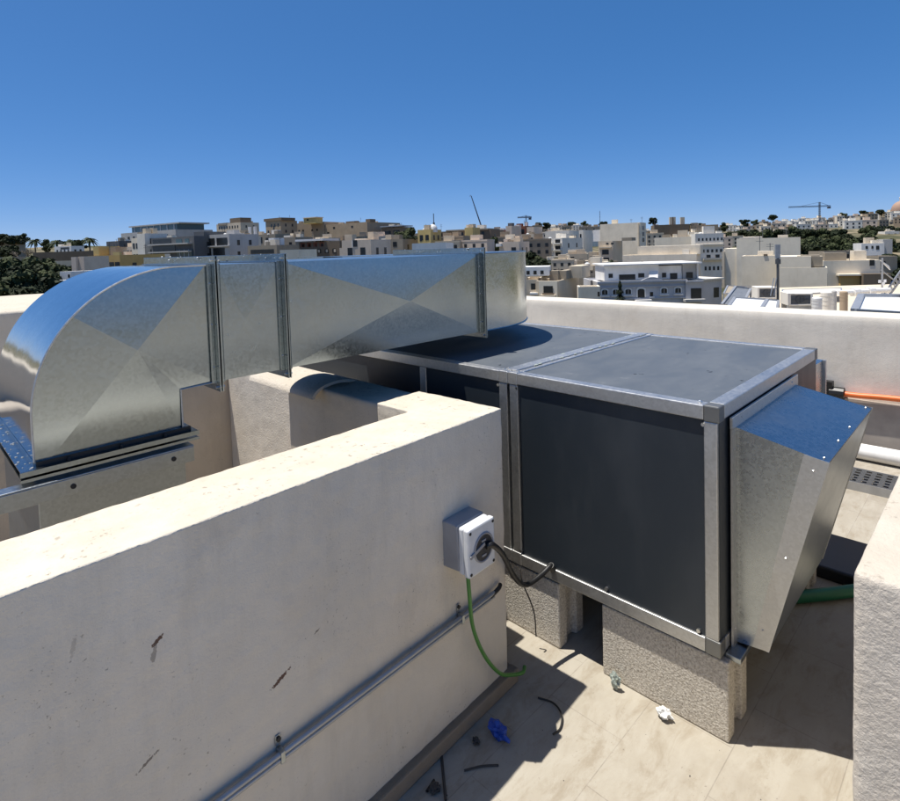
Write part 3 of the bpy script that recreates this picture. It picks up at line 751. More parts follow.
g = link(bpy.data.objects.new('ground', me)); tag(g, kind='structure')
# the building the terrace stands on
mb = MB(); mb.box((-5.25, -5.2, -14.5), (5.22, 12.2, -.302)); o = mb.build('terrace_building', M['cream']); tag(o, 'cream building whose flat roof carries the duct and the air unit', 'building')

WIN = {}
def win_mesh(w_, h_, mat, kind):
    k = (round(w_, 1), round(h_, 1), mat, kind)
    if k in WIN: return WIN[k]
    mb = MB(); w_, h_ = max(.3, k[0]), max(.3, k[1])
    if kind == 'arch':
        pts = [(-w_ / 2, .02, 0), (w_ / 2, .02, 0)] + [(w_ / 2 * math.cos(R(a)), .02, h_ - w_ * .28 + w_ * .28 * math.sin(R(a))) for a in range(0, 181, 20)]
        mb.prism(pts, (0, -.06, 0))
    else: mb.box((-w_ / 2, -.04, 0), (w_ / 2, .02, h_))
    me = bpy.data.meshes.new('window')
    bmesh.ops.recalc_face_normals(mb.bm, faces=mb.bm.faces); mb.bm.to_mesh(me); mb.bm.free()
    me.materials.append(M[mat]); WIN[k] = me; return me
def add_window(root, x, y, z, w_, h_, mat='glass', rz=0, kind='win', name='window'):
    o = link(bpy.data.objects.new(name, win_mesh(w_, h_, mat, kind))); o.parent = root; o.location = (x, y, z); o.rotation_euler.z = rz
    return o

ALLB = []
class Bld:
    """a flat-roofed building; front facade spans photo columns u0..u1 at distance D, right side shows to u2"""
    def __init__(self, name, label, u0, u1, yt, D, mat, ang=-24, u2=None, depth=None, par=.7, group=None, zb=None, cat='building', side=None, notop=False):
        if u1 < 545 and D > 100 and -25 < ang < -5 and cat != 'wall': ang -= 15
        a = R(ang); self.a = a; self.D = D; self.u1 = u1; self.yt = yt
        self.s = D / FO / math.cos(a); self.w = -self.X(u0)
        if depth is None: depth = max(4, (u2 - u1) / FO * D / math.sin(abs(a))) if u2 else 9
        self.d = depth
        zt = zpix(u1, yt, D); zb_ = terr(u1, D) - 2.5 if zb is None else zb
        zb_ = min(zb_, zt - 3)
        self.h = zt - zb_; p = at(u1, D)
        self.r = empty(name, label, cat, (p.x, p.y, zb_), RZ0 + a, group)
        w_, d, h = self.w, self.d, self.h
        mb = MB(); t = min(.3, w_ * .1)
        pp = min(par, h * .3)
        mb.box((-w_, 0, 0), (0, d, h - pp))
        mb.box((-w_, 0, h - pp), (0, t, h)); mb.box((-w_, d - t, h - pp), (0, d, h)); mb.box((-w_, t, h - pp), (-w_ + t, d - t, h)); mb.box((-t, t, h - pp), (0, d - t, h))
        bmesh.ops.remove_doubles(mb.bm, verts=mb.bm.verts, dist=1e-4)
        self.body = mb.build('wall', M[mat], self.r); self.mat = mat; self.par = pp; self.cat = cat; self.name = name; ALLB.append(self)
    def X(self, u):
        t = max(-.5, min(.6, (u - 450) / FO)); return (u - self.u1) * self.D / FO / (math.cos(self.a) - t * math.sin(self.a))
    def Z(self, y): return self.h - (y - self.yt) / FO * self.D
    def win(self, u, y, wp_, hp, mat='glass', kind='win', name='window'):
        """centre u,y and size in photo pixels"""
        return add_window(self.r, self.X(u), 0, self.Z(y + hp / 2), self.X(u + wp_ / 2) - self.X(u - wp_ / 2), hp / FO * self.D, mat, 0, kind, name)
    def grid(self, cols, rows, wm, hm, top=1.4, step=3.2, x0=.1, x1=.9, mat='glass', skip=0):
        for j in range(rows):
            for i in range(cols):
                if skip and random.random() < skip: continue
                x = -self.w + self.w * (x0 + (x1 - x0) * (i + .5) / cols); z = self.h - top - hm - j * step
                if z > .3: add_window(self.r, x, 0, z, wm, hm, mat)
    def sgrid(self, cols, rows, wm, hm, top=1.4, step=3.2, mat='glass'):
        for j in range(rows):
            for i in range(cols):
                y = self.d * (.1 + .8 * (i + .5) / cols); z = self.h - top - hm - j * step
                if z > .3: add_window(self.r, 0, y, z, wm, hm, mat, R(90))
    def part(self, name, mat, u0, u1, y0, y1, dy0, dy1):
        """box part: photo columns u0..u1, rows y0(top)..y1, from dy0 to dy1 metres behind the facade"""
        mb = MB(); mb.box((self.X(u0), dy0, self.Z(y1)), (self.X(u1), dy1, self.Z(y0))); return mb.build(name, M[mat], self.r)
    def side_box(self, name, mat, y0, y1, z0, z1, pr=.04):
        mb = MB(); mb.box((-.02, y0, z0), (pr, y1, z1)); return mb.build(name, M[mat], self.r)
B = Bld
# ---------------- left: houses below the wooded slope
b = B('rooftop_house', 'small white roof room left of the curved duct, lowest of three', 40, 57, 281, 62, 'white', -20, depth=5); b.win(51, 286, 6, 4)
b = B('rooftop_house', 'small white house with one dark window above the curved elbow', 59, 71, 271.5, 72, 'white', -20, depth=4); b.win(69, 276, 2, 3)
b = B('rooftop_house', 'pale stair room on a roof at the left, between trees and yellow house', 72, 77, 257, 82, 'pink', -20, depth=4)
b = B('rooftop_house', 'pale stair room touching the yellow house, right one of a pair', 79.5, 85, 256.5, 82, 'pink', -20, depth=4)
b = B('yellow_house', 'ochre yellow house with roof wall, left above the duct elbow', 86, 121, 255, 110, 'ochre', -10, depth=10)
b.part('roof_room', 'yellow', 90, 96, 245.5, 255, .5, 5); b.part('parapet', 'yellow', 114, 121, 252, 255, 0, .4)
for u in (92, 100, 112, 118): b.win(u, 264, 5, 4)
b = B('stone_terrace', 'brown rubble field wall on the slope under the palms', 32, 100, 250.5, 190, 'dkbrown', -8, depth=3, par=.2, cat='wall'); 
b = B('stone_terrace', 'pale rubble field wall low on the left slope', 0, 30, 256.5, 205, 'slate', -8, depth=2, par=.2, cat='wall')
b = B('stone_terrace', 'pale strip wall above the dark wood at left', 52, 74, 260.5, 160, 'tan', -8, depth=2, par=.2, cat='wall')
b = B('farm_house', 'long low white roofed farmhouse under the palms', 54, 73, 246, 260, 'white', -10, depth=6); b.win(66, 248, 10, 2)
b = B('stone_terrace', 'dry pale slope wall near the left edge under the trees', 0, 22, 241, 330, 'slate', -8, depth=4, par=.2, cat='wall')
# ---------------- grey hotel and modern block
b = B('hotel', 'stepped grey hotel with curved glazed top floor on the skyline', 119, 178, 229.5, 300, 'grey', -18, depth=22)
b.part('top_floor', 'teal_glass', 128, 176, 223.5, 229.5, 2, 18); b.part('roof_slab', 'grey', 126.5, 180, 222.3, 223.6, 1, 19)
for k in range(7): b.part('mullion', 'steel', 131 + k * 7, 132 + k * 7, 223.6, 229.4, 1.8, 2.1)
b.grid(8, 3, 2.2, 1.8, 2.2, 3.4)
b = B('hotel_annexe', 'low dark annexe left of the grey hotel', 107, 121, 241, 290, 'dkgrey', -18, depth=10)
b = B('row_house', 'pinkish low houses in front of the grey hotel', 108, 138, 246.5, 180, 'pink', -14, depth=8); b.grid(6, 1, 1.5, 1.4, 1.2); b.win(122, 251, 8, 3)
b = B('townhouse', 'tall cream townhouse with bright side beside dark glass block', 133, 141, 238, 165, 'cream', -14, u2=146, depth=7); b.grid(2, 3, 1.0, 1.6, 1.5)
b = B('townhouse', 'bright cream narrow townhouse with rounded top next to dark glass block', 139, 147, 233.5, 160, 'pale', -14, u2=152, depth=7); b.sgrid(2, 3, 1.2, 1.6)
b = B('low_wall', 'cream low wall in front of the dark glass block', 146, 162, 254, 120, 'cream', -10, depth=3, par=.3, cat='wall')
b = B('glass_block', 'modern dark block with curved balconies and tinted glass', 152, 196, 236, 150, 'dkgrey', -16, depth=14)
for y in (242.5, 250.5): b.part('balcony', 'grey', 153, 194, y, y + 1.3, -1.4, .0)
b.part('glazing', 'glass', 154, 173, 237.5, 242.5, -.1, .1); b.part('glazing', 'glass', 154, 177, 244, 250.4, -.1, .1)
b.part('glazing', 'teal_glass', 179, 194, 249.5, 256, -.3, .1); b.part('window', 'teal_glass', 178, 184, 238.5, 242.4, -.1, .1); b.part('window', 'teal_glass', 187, 191, 238.5, 242.4, -.1, .1)
for u in (182, 186.5, 191): b.part('mullion', 'steel', u, u + .6, 249.4, 256.2, -.4, -.3)
b.part('roof_dome', 'dkgrey', 186, 196, 231.5, 236, 3, 10)
b = B('frame_block', 'grey framed two storey block with dark open bays', 197, 231, 234, 150, 'grey', -14, depth=10)
for u0, u1 in ((200, 216.5), (218.5, 229)): b.part('bay', 'glass', u0, u1, 237.5, 245, -.08, .1)
for u0, u1 in ((203, 212.5), (214.5, 226)): b.part('bay', 'glass', u0, u1, 247.5, 255, -.08, .1)
b.part('slab_edge', 'grey', 195, 232, 245.2, 246.4, -.6, 0)
# ---------------- tower group
b = B('tower_house', 'beige roof tower with small flat block on top', 219, 243, 222.5, 320, 'tan', -22, depth=12)
b.part('top_block', 'dkbrown', 231, 241.5, 217.5, 222.5, 1, 8); b.part('lower_slab', 'slate', 221, 229.5, 221.6, 224, -.3, 6)
b = B('old_house', 'small cream and ochre house with dark openings below the beige tower', 232, 247, 236, 170, 'cream', -14, depth=6); b.win(236, 241, 3, 3); b.win(243, 247, 3, 4); b.part('ochre_front', 'brown', 233, 241, 244, 253, -.2, 0)
b = B('dark_residence', 'dark grey residence with long black windows in front of brown tower', 241, 277, 234, 200, 'slate', -12, depth=10); b.win(249, 240, 8, 6); b.win(259, 239.5, 10, 6); b.win(270, 240, 5, 5)
for k in range(2): b.part('chimney', 'white', 246 + k * 5.5, 247.2 + k * 5.5, 225, 234, 2, 3)
b = B('white_annexe', 'small bright white wall beside the dark residence', 270, 275.5, 238, 150, 'white', -10, depth=4)
b = B('low_house', 'brown low houses just over the duct top at middle left', 249, 278, 245, 140, 'slate', -12, depth=8); b.grid(6, 1, 1.3, 1.0, 1.0)
b = B('brown_tower', 'brown stone tower at left end of the long fortress', 268, 283, 220.5, 280, 'brown', -22, depth=10); b.part('crown', 'dkbrown', 267, 284.5, 217.8, 220.6, -.4, 8); b.win(276, 228, 1.4, 5)
b = B('fortress', 'long brown fortress wall with small square holes', 284, 326, 221.8, 290, 'brown', -16, depth=16)
for u in (301, 305, 314, 319): b.win(u, 229.5, 1.6, 2)
b = B('roof_room', 'yellow roof room on top of the brown fortress', 306, 318, 217.5, 286, 'yellow', -16, depth=5, zb=22.0); b.win(310, 219.5, 2, 1.5); b.part('roof_slab', 'cream', 305.5, 318.5, 217, 217.7, -.3, 5.3)
b = B('fortress', 'long brown blockhouse right of the fortress, flat topped', 327, 369, 222, 275, 'brown', -18, u2=382, depth=26)
b.part('roof_hut', 'dkbrown', 345, 353.5, 220, 222, 2, 6); b.part('roof_hut', 'dkbrown', 365, 369.5, 219, 222, 2, 6)
for u, y in ((330, 231), (336, 226), (354, 226), (346, 236)): b.win(u, y, 2, 2)
b = B('grey_house', 'plain grey house with dark door, left of arcade', 279, 297, 237, 170, 'slate', -12, depth=8); b.win(289, 246.5, 5, 2.5)
b = B('blank_house', 'blank cream roof wall right of the second duct flange', 281, 300, 249.5, 90, 'cream', -10, depth=7)
b = B('arcade_house', 'dark red arcaded house with white flat roof slab', 300, 341, 241, 150, 'dkbrown', -10, depth=10)
b.part('roof_slab', 'white', 299.5, 327, 238, 240, -1.2, 6)
for k in range(4): b.win(304 + k * 6.3, 243.5, 4.2, 4.6, 'red'); b.win(304.5 + k * 6.3, 244.3, 2.2, 3.2)
for k in range(5): b.win(305 + k * 7.6, 250.5, 4.0, 4.4, 'glass', 'arch')
for k in range(3): b.part('pale_panel', 'tan', 319 + k * 8, 321 + k * 8, 249, 252, -.1, 0)
b = B('white_house', 'pale stepped house with one dark window above the duct', 343, 372, 239.5, 110, 'pink', -8, depth=8); b.win(356, 243, 4.6, 6.5); b.part('window_frame', 'white', 353.4, 354.2, 239.8, 247, -.12, 0); b.part('step_wall', 'pink', 340.5, 343, 247, 255, 0, 6)
b = B('gallery_house', 'grey house with dark openings between fortress and white roof', 369, 404, 239, 160, 'slate', -10, depth=10)
for u, w_ in ((374, 4), (384, 7), (396, 4)): b.win(u, 244, w_, 5)
b = B('ruin_house', 'dark brown house right of the fortress under a thin slab', 383, 404, 227, 270, 'dkbrown', -16, depth=10); b.win(390, 233, 5, 5); b.win(398, 233, 5, 6); b.part('roof_slab', 'steel', 383, 405, 225.3, 226.3, -1, 8)
b = B('tank_house', 'ochre house with white tank dome and thin mast', 419, 432, 229.5, 160, 'yellow', -14, depth=6); b.win(422, 239, 2, 4)
mb = MB(); mb.dome((b.X(430), 2.5, b.h), 1.3, 1.6, 14, 5); mb.cyl((b.X(430), 2.5, b.h - .8), (b.X(430), 2.5, b.h), 1.3, n=14); mb.build('tank_dome', M['tank'], b.r, True)
mb = MB(); mb.cyl((b.X(431), 2.5, b.h), (b.X(431), 2.5, b.h + 4.6), .12, n=6); mb.cyl((b.X(431), 2.5, b.h + 1.4), (b.X(431), 2.5, b.h + 2.0), .3, n=6); mb.build('mast', M['metal_dark'], b.r)
b = B('white_roof', 'long white roof parapet touching the duct top at middle', 413, 447, 242.5, 90, 'white', -8, depth=9, par=.4)
b = B('dark_terrace', 'dark stone terrace house behind the white roof', 432, 492, 229.5, 190, 'dkbrown', -12, depth=12)
for u in (437, 443, 453, 458, 463, 478, 484): b.win(u, 233, 3, 4)
for k in range(8): b.win(436 + k * 6.5, 240, 3, 3)
b.part('roof_slab', 'slate', 448, 490, 228.2, 229.6, -.6, 10)
b = B('ochre_room', 'small ochre roof room standing over the dark terrace', 466, 474, 227.5, 170, 'yellow', -14, depth=5); b.part('roof_box', 'tan', 469, 473, 224, 227.5, 1, 3); b.part('roof_box', 'cream', 466, 468.5, 224.5, 227.5, 1, 3)
# ---------------- middle
b = B('brick_house', 'reddish brown house left of the pink stair house', 490, 508, 230, 230, 'red', -14, depth=9); b.grid(3, 2, 1.8, 2.0, 1.3)
b = B('stair_house', 'pinkish tall house with grey roof box in the middle', 507, 513, 226, 210, 'pink', -18, depth=8); b.part('roof_box', 'dkgrey', 508, 512, 223, 226, 1, 3)
b = B('brick_house', 'dark red house between pink house and distant crane', 513, 527, 226, 240, 'red', -14, depth=9); b.grid(3, 3, 1.6, 2.0, 1.3)
b = B('townhouse', 'narrow pink townhouse in front of the far small crane', 528, 535, 227, 215, 'pink', -18, depth=8); b.win(531, 233, 2, 3)
b = B('low_house', 'pale pink low roofs behind the duct end', 500, 520, 241.5, 130, 'pink', -10, depth=8, par=.5); b.part('roof_room', 'pink', 503, 507, 238.5, 241.5, 1, 4); b.part('roof_room', 'white', 498, 503, 243, 246, -1, 4)
b = B('low_house', 'pale layered house with thin slabs left of white apartments', 522, 535, 234, 190, 'tan', -10, depth=8); b.grid(3, 3, 1.4, 1.4, 1.2, 2.6)
b = B('apartment_block', 'white three storey apartment block with dark balconies', 537, 563, 238, 170, 'pale', -38, u2=592)
for r_, y in enumerate((240.5, 247, 253.5)):
    b.win(549, y + 1, 5.2, 4.2); b.win(558.5, y + 1, 5.2, 4.2)
    b.part('balcony', 'pale', 545.5, 553, y + 2.4, y + 3.6, -.9, 0); b.part('balcony', 'pale', 555, 562, y + 2.4, y + 3.6, -.9, 0)
b = B('apartment_block', 'pale block with bright front rising behind the white apartments', 546, 570, 230.5, 215, 'pale', -28, u2=581, depth=14); b.win(558, 236, 2, 3); b.win(564, 235.5, 2, 2); b.win(567.5, 235.5, 2, 2)
b = B('apartment_block', 'pale block with blank grey side, right of white apartments', 580, 584, 230, 205, 'pale', -30, u2=593, depth=12); b.win(581.5, 237, 1.5, 6)
b = B('cream_block', 'large blank cream block with a strip of windows on its side', 601, 641, 222.5, 190, 'cream', -34, u2=653)
for y in (226, 232, 238): b.side_box('window', 'glass', 2.5, 5, b.Z(y + 4), b.Z(y)); 
b.part('downpipe', 'tan', 639, 640, 223, 246, -.25, 0); b.part('roof_room', 'white', 593, 600, 228, 240, 1, 6)
b = B('stone_house', 'cream stone house with dark balcony and shaded side wall', 599, 613, 241, 135, 'tan', -32, u2=629, depth=9); b.win(606, 252, 6.5, 5); b.win(606, 259, 7, 3); b.part('step_roof', 'tan', 600, 612, 246.5, 248, -.5, 0); b.win(608, 243.5, 2.4, 1.8); b.win(613, 243.5, 2.4, 1.8); b.part('roof_room', 'slate', 618, 628, 238, 241.2, 4, 8)
b = B('stone_house', 'small pale ruin house with dark openings left of the stone house', 589, 598, 252, 140, 'tan', -20, depth=5); b.win(592.5, 257, 2.4, 3); b.win(596, 257, 2.4, 3)
b = B('stone_house', 'low tan house with two dark doors under the blank grey side', 566, 588, 253.5, 150, 'tan', -16, depth=7); b.win(567.5, 258, 2.4, 3); b.win(573, 258, 3.5, 3)
b = B('cream_terrace', 'wide blank cream terrace wall above the blue grey villa', 623, 697, 254, 115, 'cream', -30, depth=7.5, par=.4); b.part('upper_wall', 'cream', 637, 700, 245, 254.2, 1.2, 7)
b.part('vent_box', 'slate', 642, 643.6, 260, 264, -.4, 0)
b = B('cream_block', 'blank cream block behind the cream terrace', 655, 696, 236.5, 150, 'cream', -32, u2=702)
b = B('flat_block', 'apartment block with rows of narrow windows right of cream terrace', 696, 724, 233, 145, 'pale', -10, depth=12)
for k in range(7): b.win(699.5 + k * 3.8, 239, 1.5, 2.6)
for k in range(5): b.win(704 + k * 4.4, 250.5, 2.1, 3.2); b.win(706 + k * 4.2, 268, 2.2, 4)
b.part('balcony', 'tan', 703, 724, 258, 260, -1, 0); b.part('cornice', 'cream', 695, 724.5, 243.8, 245, -.5, 0); b.win(709, 256, 4, 3); b.win(718, 256, 4, 3)
# ---------------- brown house in front of the villa's left
b = B('party_wall_house', 'tan house with dark balcony and long blank party wall', 536, 558, 281, 88, 'tan', -26, u2=603, depth=14)
b.part('front_frame', 'cream', 539, 557.5, 281, 297, -.25, 0); b.win(548.5, 290, 9.5, 8.5).location.y = -.3; b.part('balcony', 'tan', 541, 556, 295, 297, -.9, -.25); b.part('rail', 'dkbrown', 543, 554, 293, 294.6, -.5, -.35)
b.part('rear_storey', 'tan', 558, 572, 268, 281, 7, 13); b.part('rear_storey', 'slate', 552, 560, 272, 281, 4, 11)
b = B('party_wall_house', 'brown house with white painted upper floor and three dark windows', 524, 538, 279.5, 90, 'tan', -14, depth=8); b.part('upper_floor', 'white', 523, 549, 266.8, 276, .4, 5); 
for k in range(3): b.win(528 + k * 7, 272.5, 3.2, 4).location.y = .38
b.win(533, 286.5, 4.6, 6.5); b.part('balcony', 'white', 530, 538, 292.5, 294.5, -.8, 0)
b = B('grey_party_house', 'grey brown blank house with tiny windows left of the villa', 570, 604, 265.5, 105, 'slate', -30, u2=612, depth=10); b.win(587, 272, 1.8, 1.8); b.win(592, 272, 1.8, 1.8); b.part('roof_room', 'tan', 589, 593.5, 266, 270, -.2, 3)
b = B('courtyard_wall', 'low cream yard wall with yellow base beside the villa', 578, 600, 286.5, 84, 'cream', -10, depth=3, par=.3, cat='wall'); b.win(598.5, 294, 2, 5)
# ---------------- the villa
V = B('villa', 'blue grey villa with arched windows and white set-back upper floor', 598, 686, 280, 92, 'bluegrey', -3, depth=13, par=.3)
V.part('cornice', 'bluegrey', 597, 687, 279.4, 281.4, -.4, 0); V.part('string_course', 'bluegrey', 597.5, 686.5, 285, 286, -.22, 0); V.part('sill_band', 'bluegrey', 597.5, 686.5, 297, 298, -.25, 0)
mb = MB(); zc = V.Z(280.2); xs = [V.X(641), V.X(646), V.X(650), V.X(654), V.X(658), V.X(663)]
mb.prism([(V.X(638), -.3, zc)] + [(x, -.3, zc + dz) for x, dz in zip(xs, (.15, .5, .66, .66, .5, .15))] + [(V.X(666), -.3, zc)], (0, .35, 0)); mb.build('gable', M['bluegrey'], V.r)
for u, k_ in ((604.5, 1), (615.5, 1), (628, 1), (664, 1), (678, 1)):
    o = V.win(u, 289.5, 7.2, 7, 'white', 'arch', 'window_surround'); o.location.y = -.05
    g_ = V.win(u, 290, 5.6, 5.2, 'glass', 'arch'); g_.location.y = -.1
    V.part('window_sill', 'white', u - 4.5, u + 4.5, 293.6, 294.8, -.35, 0)
    V.part('glazing_bar', 'steel', u - .25, u + .25, 287.4, 292.4, -.18, -.13)
o = V.win(641, 291, 9, 10.5, 'white', 'arch', 'window_surround'); o.location.y = -.05; g_ = V.win(641, 292, 7, 8.5, 'glass', 'arch', 'door'); g_.location.y = -.1
V.win(651.5, 293.5, 3.2, 4, 'glass'); V.part('window_sill', 'white', 649, 654, 295.8, 296.8, -.3, 0); V.part('balcony', 'white', 634, 650, 298.4, 300, -1.2, 0)
# set-back upper storey
V.part('upper_storey', 'white', 608, 664, 264, 280, 2.6, 10); V.part('upper_storey', 'white', 664, 690, 266, 280, 3.6, 10.2); V.part('roof_slab', 'white', 606, 706, 262.8, 264.2, 1.4, 11); V.part('upper_wall', 'grey', 690.5, 704.5, 264.2, 280, 3.4, 9); V.part('corner_pier', 'white', 704.6, 706, 264.2, 280, 3.0, 9)
for u, y, w_, h_ in ((614.5, 274.7, 4.6, 4.2), (631.5, 276.5, 17, 5.5), (646, 275, 6, 4.4), (681.5, 277, 7.6, 6.2), (671.5, 276, 4.6, 4.6)):
    V.win(u, y, w_, h_).location.y = 2.58 if u < 664 else 3.58
V.win(697.5, 276.5, 7, 6).location.y = 3.36
mb = MB(); mb.prism([(V.X(650), .6, V.Z(281)), (V.X(659), .6, V.Z(280)), (V.X(662), 1.8, V.Z(270.6)), (V.X(653), 1.8, V.Z(270.6))], (.0, .12, .0)); mb.build('stair_canopy', M['white'], V.r)
W = B('villa_wing', 'blue grey villa wing turned sideways with wide dark opening', 686, 702, 281, 91.5, 'bluegrey', -3, depth=11, par=.3)
W.part('cornice', 'bluegrey', 686.2, 703, 280.4, 282, -.4, 0); W.part('balcony', 'grey', 683, 703, 298.6, 301, -1.2, 0); W.part('opening', 'glass', 691, 701.5, 288.2, 298.5, -.06, .1)
for k in range(2): W.side_box('window', 'glass', 2 + k * 4.5, 4.2 + k * 4.5, W.Z(298), W.Z(289))
Q = B('villa_annexe', 'blue grey flat annexe at the right end of the villa', 702, 722, 279, 96, 'bluegrey', 24, depth=8, par=.3); Q.win(716.5, 292, 5, 10); Q.part('roof_slab', 'pale', 701, 723, 277.6, 279, -.4, 8)
# ---------------- right
b = B('cream_block', 'tall plain cream block with higher middle part at the right', 737, 801, 237, 100, 'cream', -32, u2=808)
b.part('lower_left', 'cream', 724, 738, 247, 290, .3, 9); b.part('roof_rim', 'cream', 740, 755, 235.6, 237.2, .0, 4); b.part('edge_pier', 'tan', 722.5, 725, 250, 288, -.2, .3); b.side_box('shade_louvre', 'dkbrown', .5, 3.5, b.h - 4.2, b.h - .8)
b = B('cream_block', 'cream block with stepped parapet and dark grille, in front of the taller one', 780, 828, 267.5, 78, 'cream', -32, u2=841, par=.4)
b.part('upper_wall', 'cream', 779, 812, 256, 267.7, .02, 7); b.part('grille', 'slate', 812.2, 823.5, 256.5, 266.6, .4, 5); b.side_box('dark_opening', 'glass', .4, 3.2, b.h - 6.5, b.h - .9)
b = B('cream_block', 'lower blank cream wall with a small vent at its roof edge', 742, 781, 255.5, 84, 'cream', -32, depth=5, par=.3); b.part('vent_box', 'dkbrown', 764, 768, 253.8, 255.5, -.1, .6)
b = B('tan_house', 'long low tan house with sunlit ochre corner', 825, 881, 260, 96, 'cream', -20, u2=884, depth=10, par=.5)
b.win(873, 262.5, 5, 6); b.part('ochre_front', 'ochre', 840.5, 859.5, 275, 288, -1.0, -.05); b.part('yard_roof', 'cream', 838, 862, 273.4, 275, -1.6, 0); b.part('shed', 'dkbrown', 860, 886, 273, 290, -2.5, -.6)
b = B('rubble_terraces', 'grey rubble terraces and sheds behind the tan house', 825, 866, 250.5, 140, 'slate', -8, depth=8, cat='wall'); b.grid(8, 2, 1.8, 1.0, .8, 2.0)
b = B('white_villa', 'small white house with dark windows right of the trees', 863, 885, 243, 170, 'white', -22, u2=893, depth=9); b.win(868, 247, 2.4, 3); b.win(873.5, 247, 2, 3); b.win(878.5, 247.5, 3, 4); b.part('roof_room', 'grey', 884, 893, 239.5, 260, .4, 6)
b = B('white_villa', 'pale house at the right edge among the trees', 886, 900, 231, 330, 'pale', -16, depth=9); b.win(890, 234.5, 2, 2); b.win(896, 234.5, 2, 2)
b = B('grey_house', 'grey house under the dish at the right edge', 880, 898, 256, 120, 'slate', -14, depth=8); b.win(885, 262, 3, 3)
b = B('fort', 'dark stone fort with two turrets on the skyline', 655, 690, 224, 480, 'dkbrown', -12, depth=20)
b.part('turret', 'tan', 671, 677, 216.5, 224, 2, 6); b.part('turret', 'tan', 682, 686, 217, 224, 2, 5); b.part('turret_gap', 'dkbrown', 673.6, 674.6, 216.4, 224, 1.8, 2.0)
b = B('fort', 'lower dark fort wing right of the two turrets', 691, 719, 224.5, 480, 'brown', -12, depth=16); b.part('roof_hut', 'slate', 693, 699, 222, 224.6, 2, 8)
b = B('stone_block', 'dark grey stone block on the skyline behind white apartments', 580, 610, 226, 420, 'slate', -12, depth=16)
# church
ch = empty('church', 'domed stone church with red cupola cut by the right edge', 'church', at(908, 620, 5), RZ0)
mb = MB(); mb.box((-16, 0, 0), (14, 30, 14)); mb.build('nave', M['tan'], ch)
mb = MB(); mb.cyl((-1, 8, 13), (-1, 8, 23), 9, n=20); mb.build('drum', M['tan'], ch, True)
mb = MB(); mb.dome((-1, 8, 23), 9.2, 11, 24, 8); dm = mb.build('dome', M['dome'], ch, True)
mb = MB(); mb.cyl((-1, 8, 33.5), (-1, 8, 37), 1.6, n=10); mb.dome((-1, 8, 37), 1.8, 2, 10, 4); mb.build('lantern', M['tan'], dm, True)
for k in range(8):
    a = k * math.pi / 4; add_window(ch, -1 + 9.0 * math.cos(a), 8 + 9.0 * math.sin(a), 16, 1.6, 4, 'glass', a + math.pi / 2)

# ---------------- houses crowding the hill (too alike to be told apart)
protos = []
for i, mt in enumerate(('cream', 'tan', 'pale', 'slate', 'brown', 'pink')):
    r = empty('hill_house', 'small flat-roofed house among the crowd climbing the far hill', 'house', (0, 0, -60), 0, 'houses crowding the far hill')
    w_, d, h = 9 + (i % 3) * 2.5, 9, 8 + (i % 2) * 3
    mb = MB(); mb.box((-w_ / 2, 0, -8), (w_ / 2, d, h)); mb.box((-w_ / 2 - .1, -.1, h - .5), (w_ / 2 + .1, d + .1, h + .3)); mb.build('wall', M[mt], r)
    mb = MB(); mb.box((-w_ * .2, 2, h + .3), (w_ * .15, 6, h + 2.8)); mb.build('roof_room', M[mt], r)
    for j in range(2 + (i % 2)):
        for k in range(3): add_window(r, -w_ / 2 + w_ * (k + .5) / 3, 0, 1 + j * 3.3, 1.5, 1.8)
    protos.append(r)
used = set()
def house(u, y, D, a, i, sc=1):
    p = protos[i]
    if i in used: p = copy_tree(p)
    used.add(i)
    q = at(u, D); z = zpix(u, y, D); h = (8 + (i % 2) * 3 + .3) * sc
    p.location = (q.x, q.y, z - h); p.rotation_euler.z = RZ0 + R(a); p.scale = (sc, sc, sc)
rnd = random.Random(3)
LINE = [(505, 226), (560, 224), (600, 226), (650, 227), (720, 226), (760, 221), (800, 218), (860, 214), (905, 210)]
for k in range(84):
    u = 512 + k * 4.7 + rnd.uniform(-2, 2); yt = lerp(u, LINE)
    house(u, yt + rnd.uniform(0, 4), rnd.uniform(560, 690), rnd.uniform(-40, -5), rnd.choice((0, 0, 1, 2, 2, 3, 4, 5)), rnd.uniform(.62, .95))
for k in range(64):
    u = 515 + k * 6.1 + rnd.uniform(-3, 3); yt = lerp(u, LINE) + 5
    house(u, yt + rnd.uniform(0, 6), rnd.uniform(430, 540), rnd.uniform(-40, -5), rnd.choice((0, 1, 2, 3, 4, 5)), rnd.uniform(.6, .85))
for k in range(26):
    u = 500 + rnd.uniform(0, 240); house(u, 232 + rnd.uniform(0, 8), rnd.uniform(260, 380), rnd.uniform(-40, -5), rnd.choice((0, 1, 2, 3, 5)), rnd.uniform(.55, .8))
for k in range(16):
    u = 262 + k * 15 + rnd.uniform(-4, 4); house(u, 236 + rnd.uniform(0, 6), rnd.uniform(220, 260), rnd.uniform(-30, -5), rnd.choice((1, 3, 4, 5)), rnd.uniform(.6, .8))
for k in range(14):
    u = 530 + rnd.uniform(0, 95); house(u, 258 + rnd.uniform(0, 12), rnd.uniform(112, 135), rnd.uniform(-30, -5), rnd.choice((0, 1, 3, 4)), rnd.uniform(.35, .5))
for k in range(14):
    u = 430 + rnd.uniform(0, 110); house(u, 233 + rnd.uniform(0, 12), rnd.uniform(140, 230), rnd.uniform(-30, -5), rnd.choice((1, 3, 4, 5)), rnd.uniform(.4, .6))

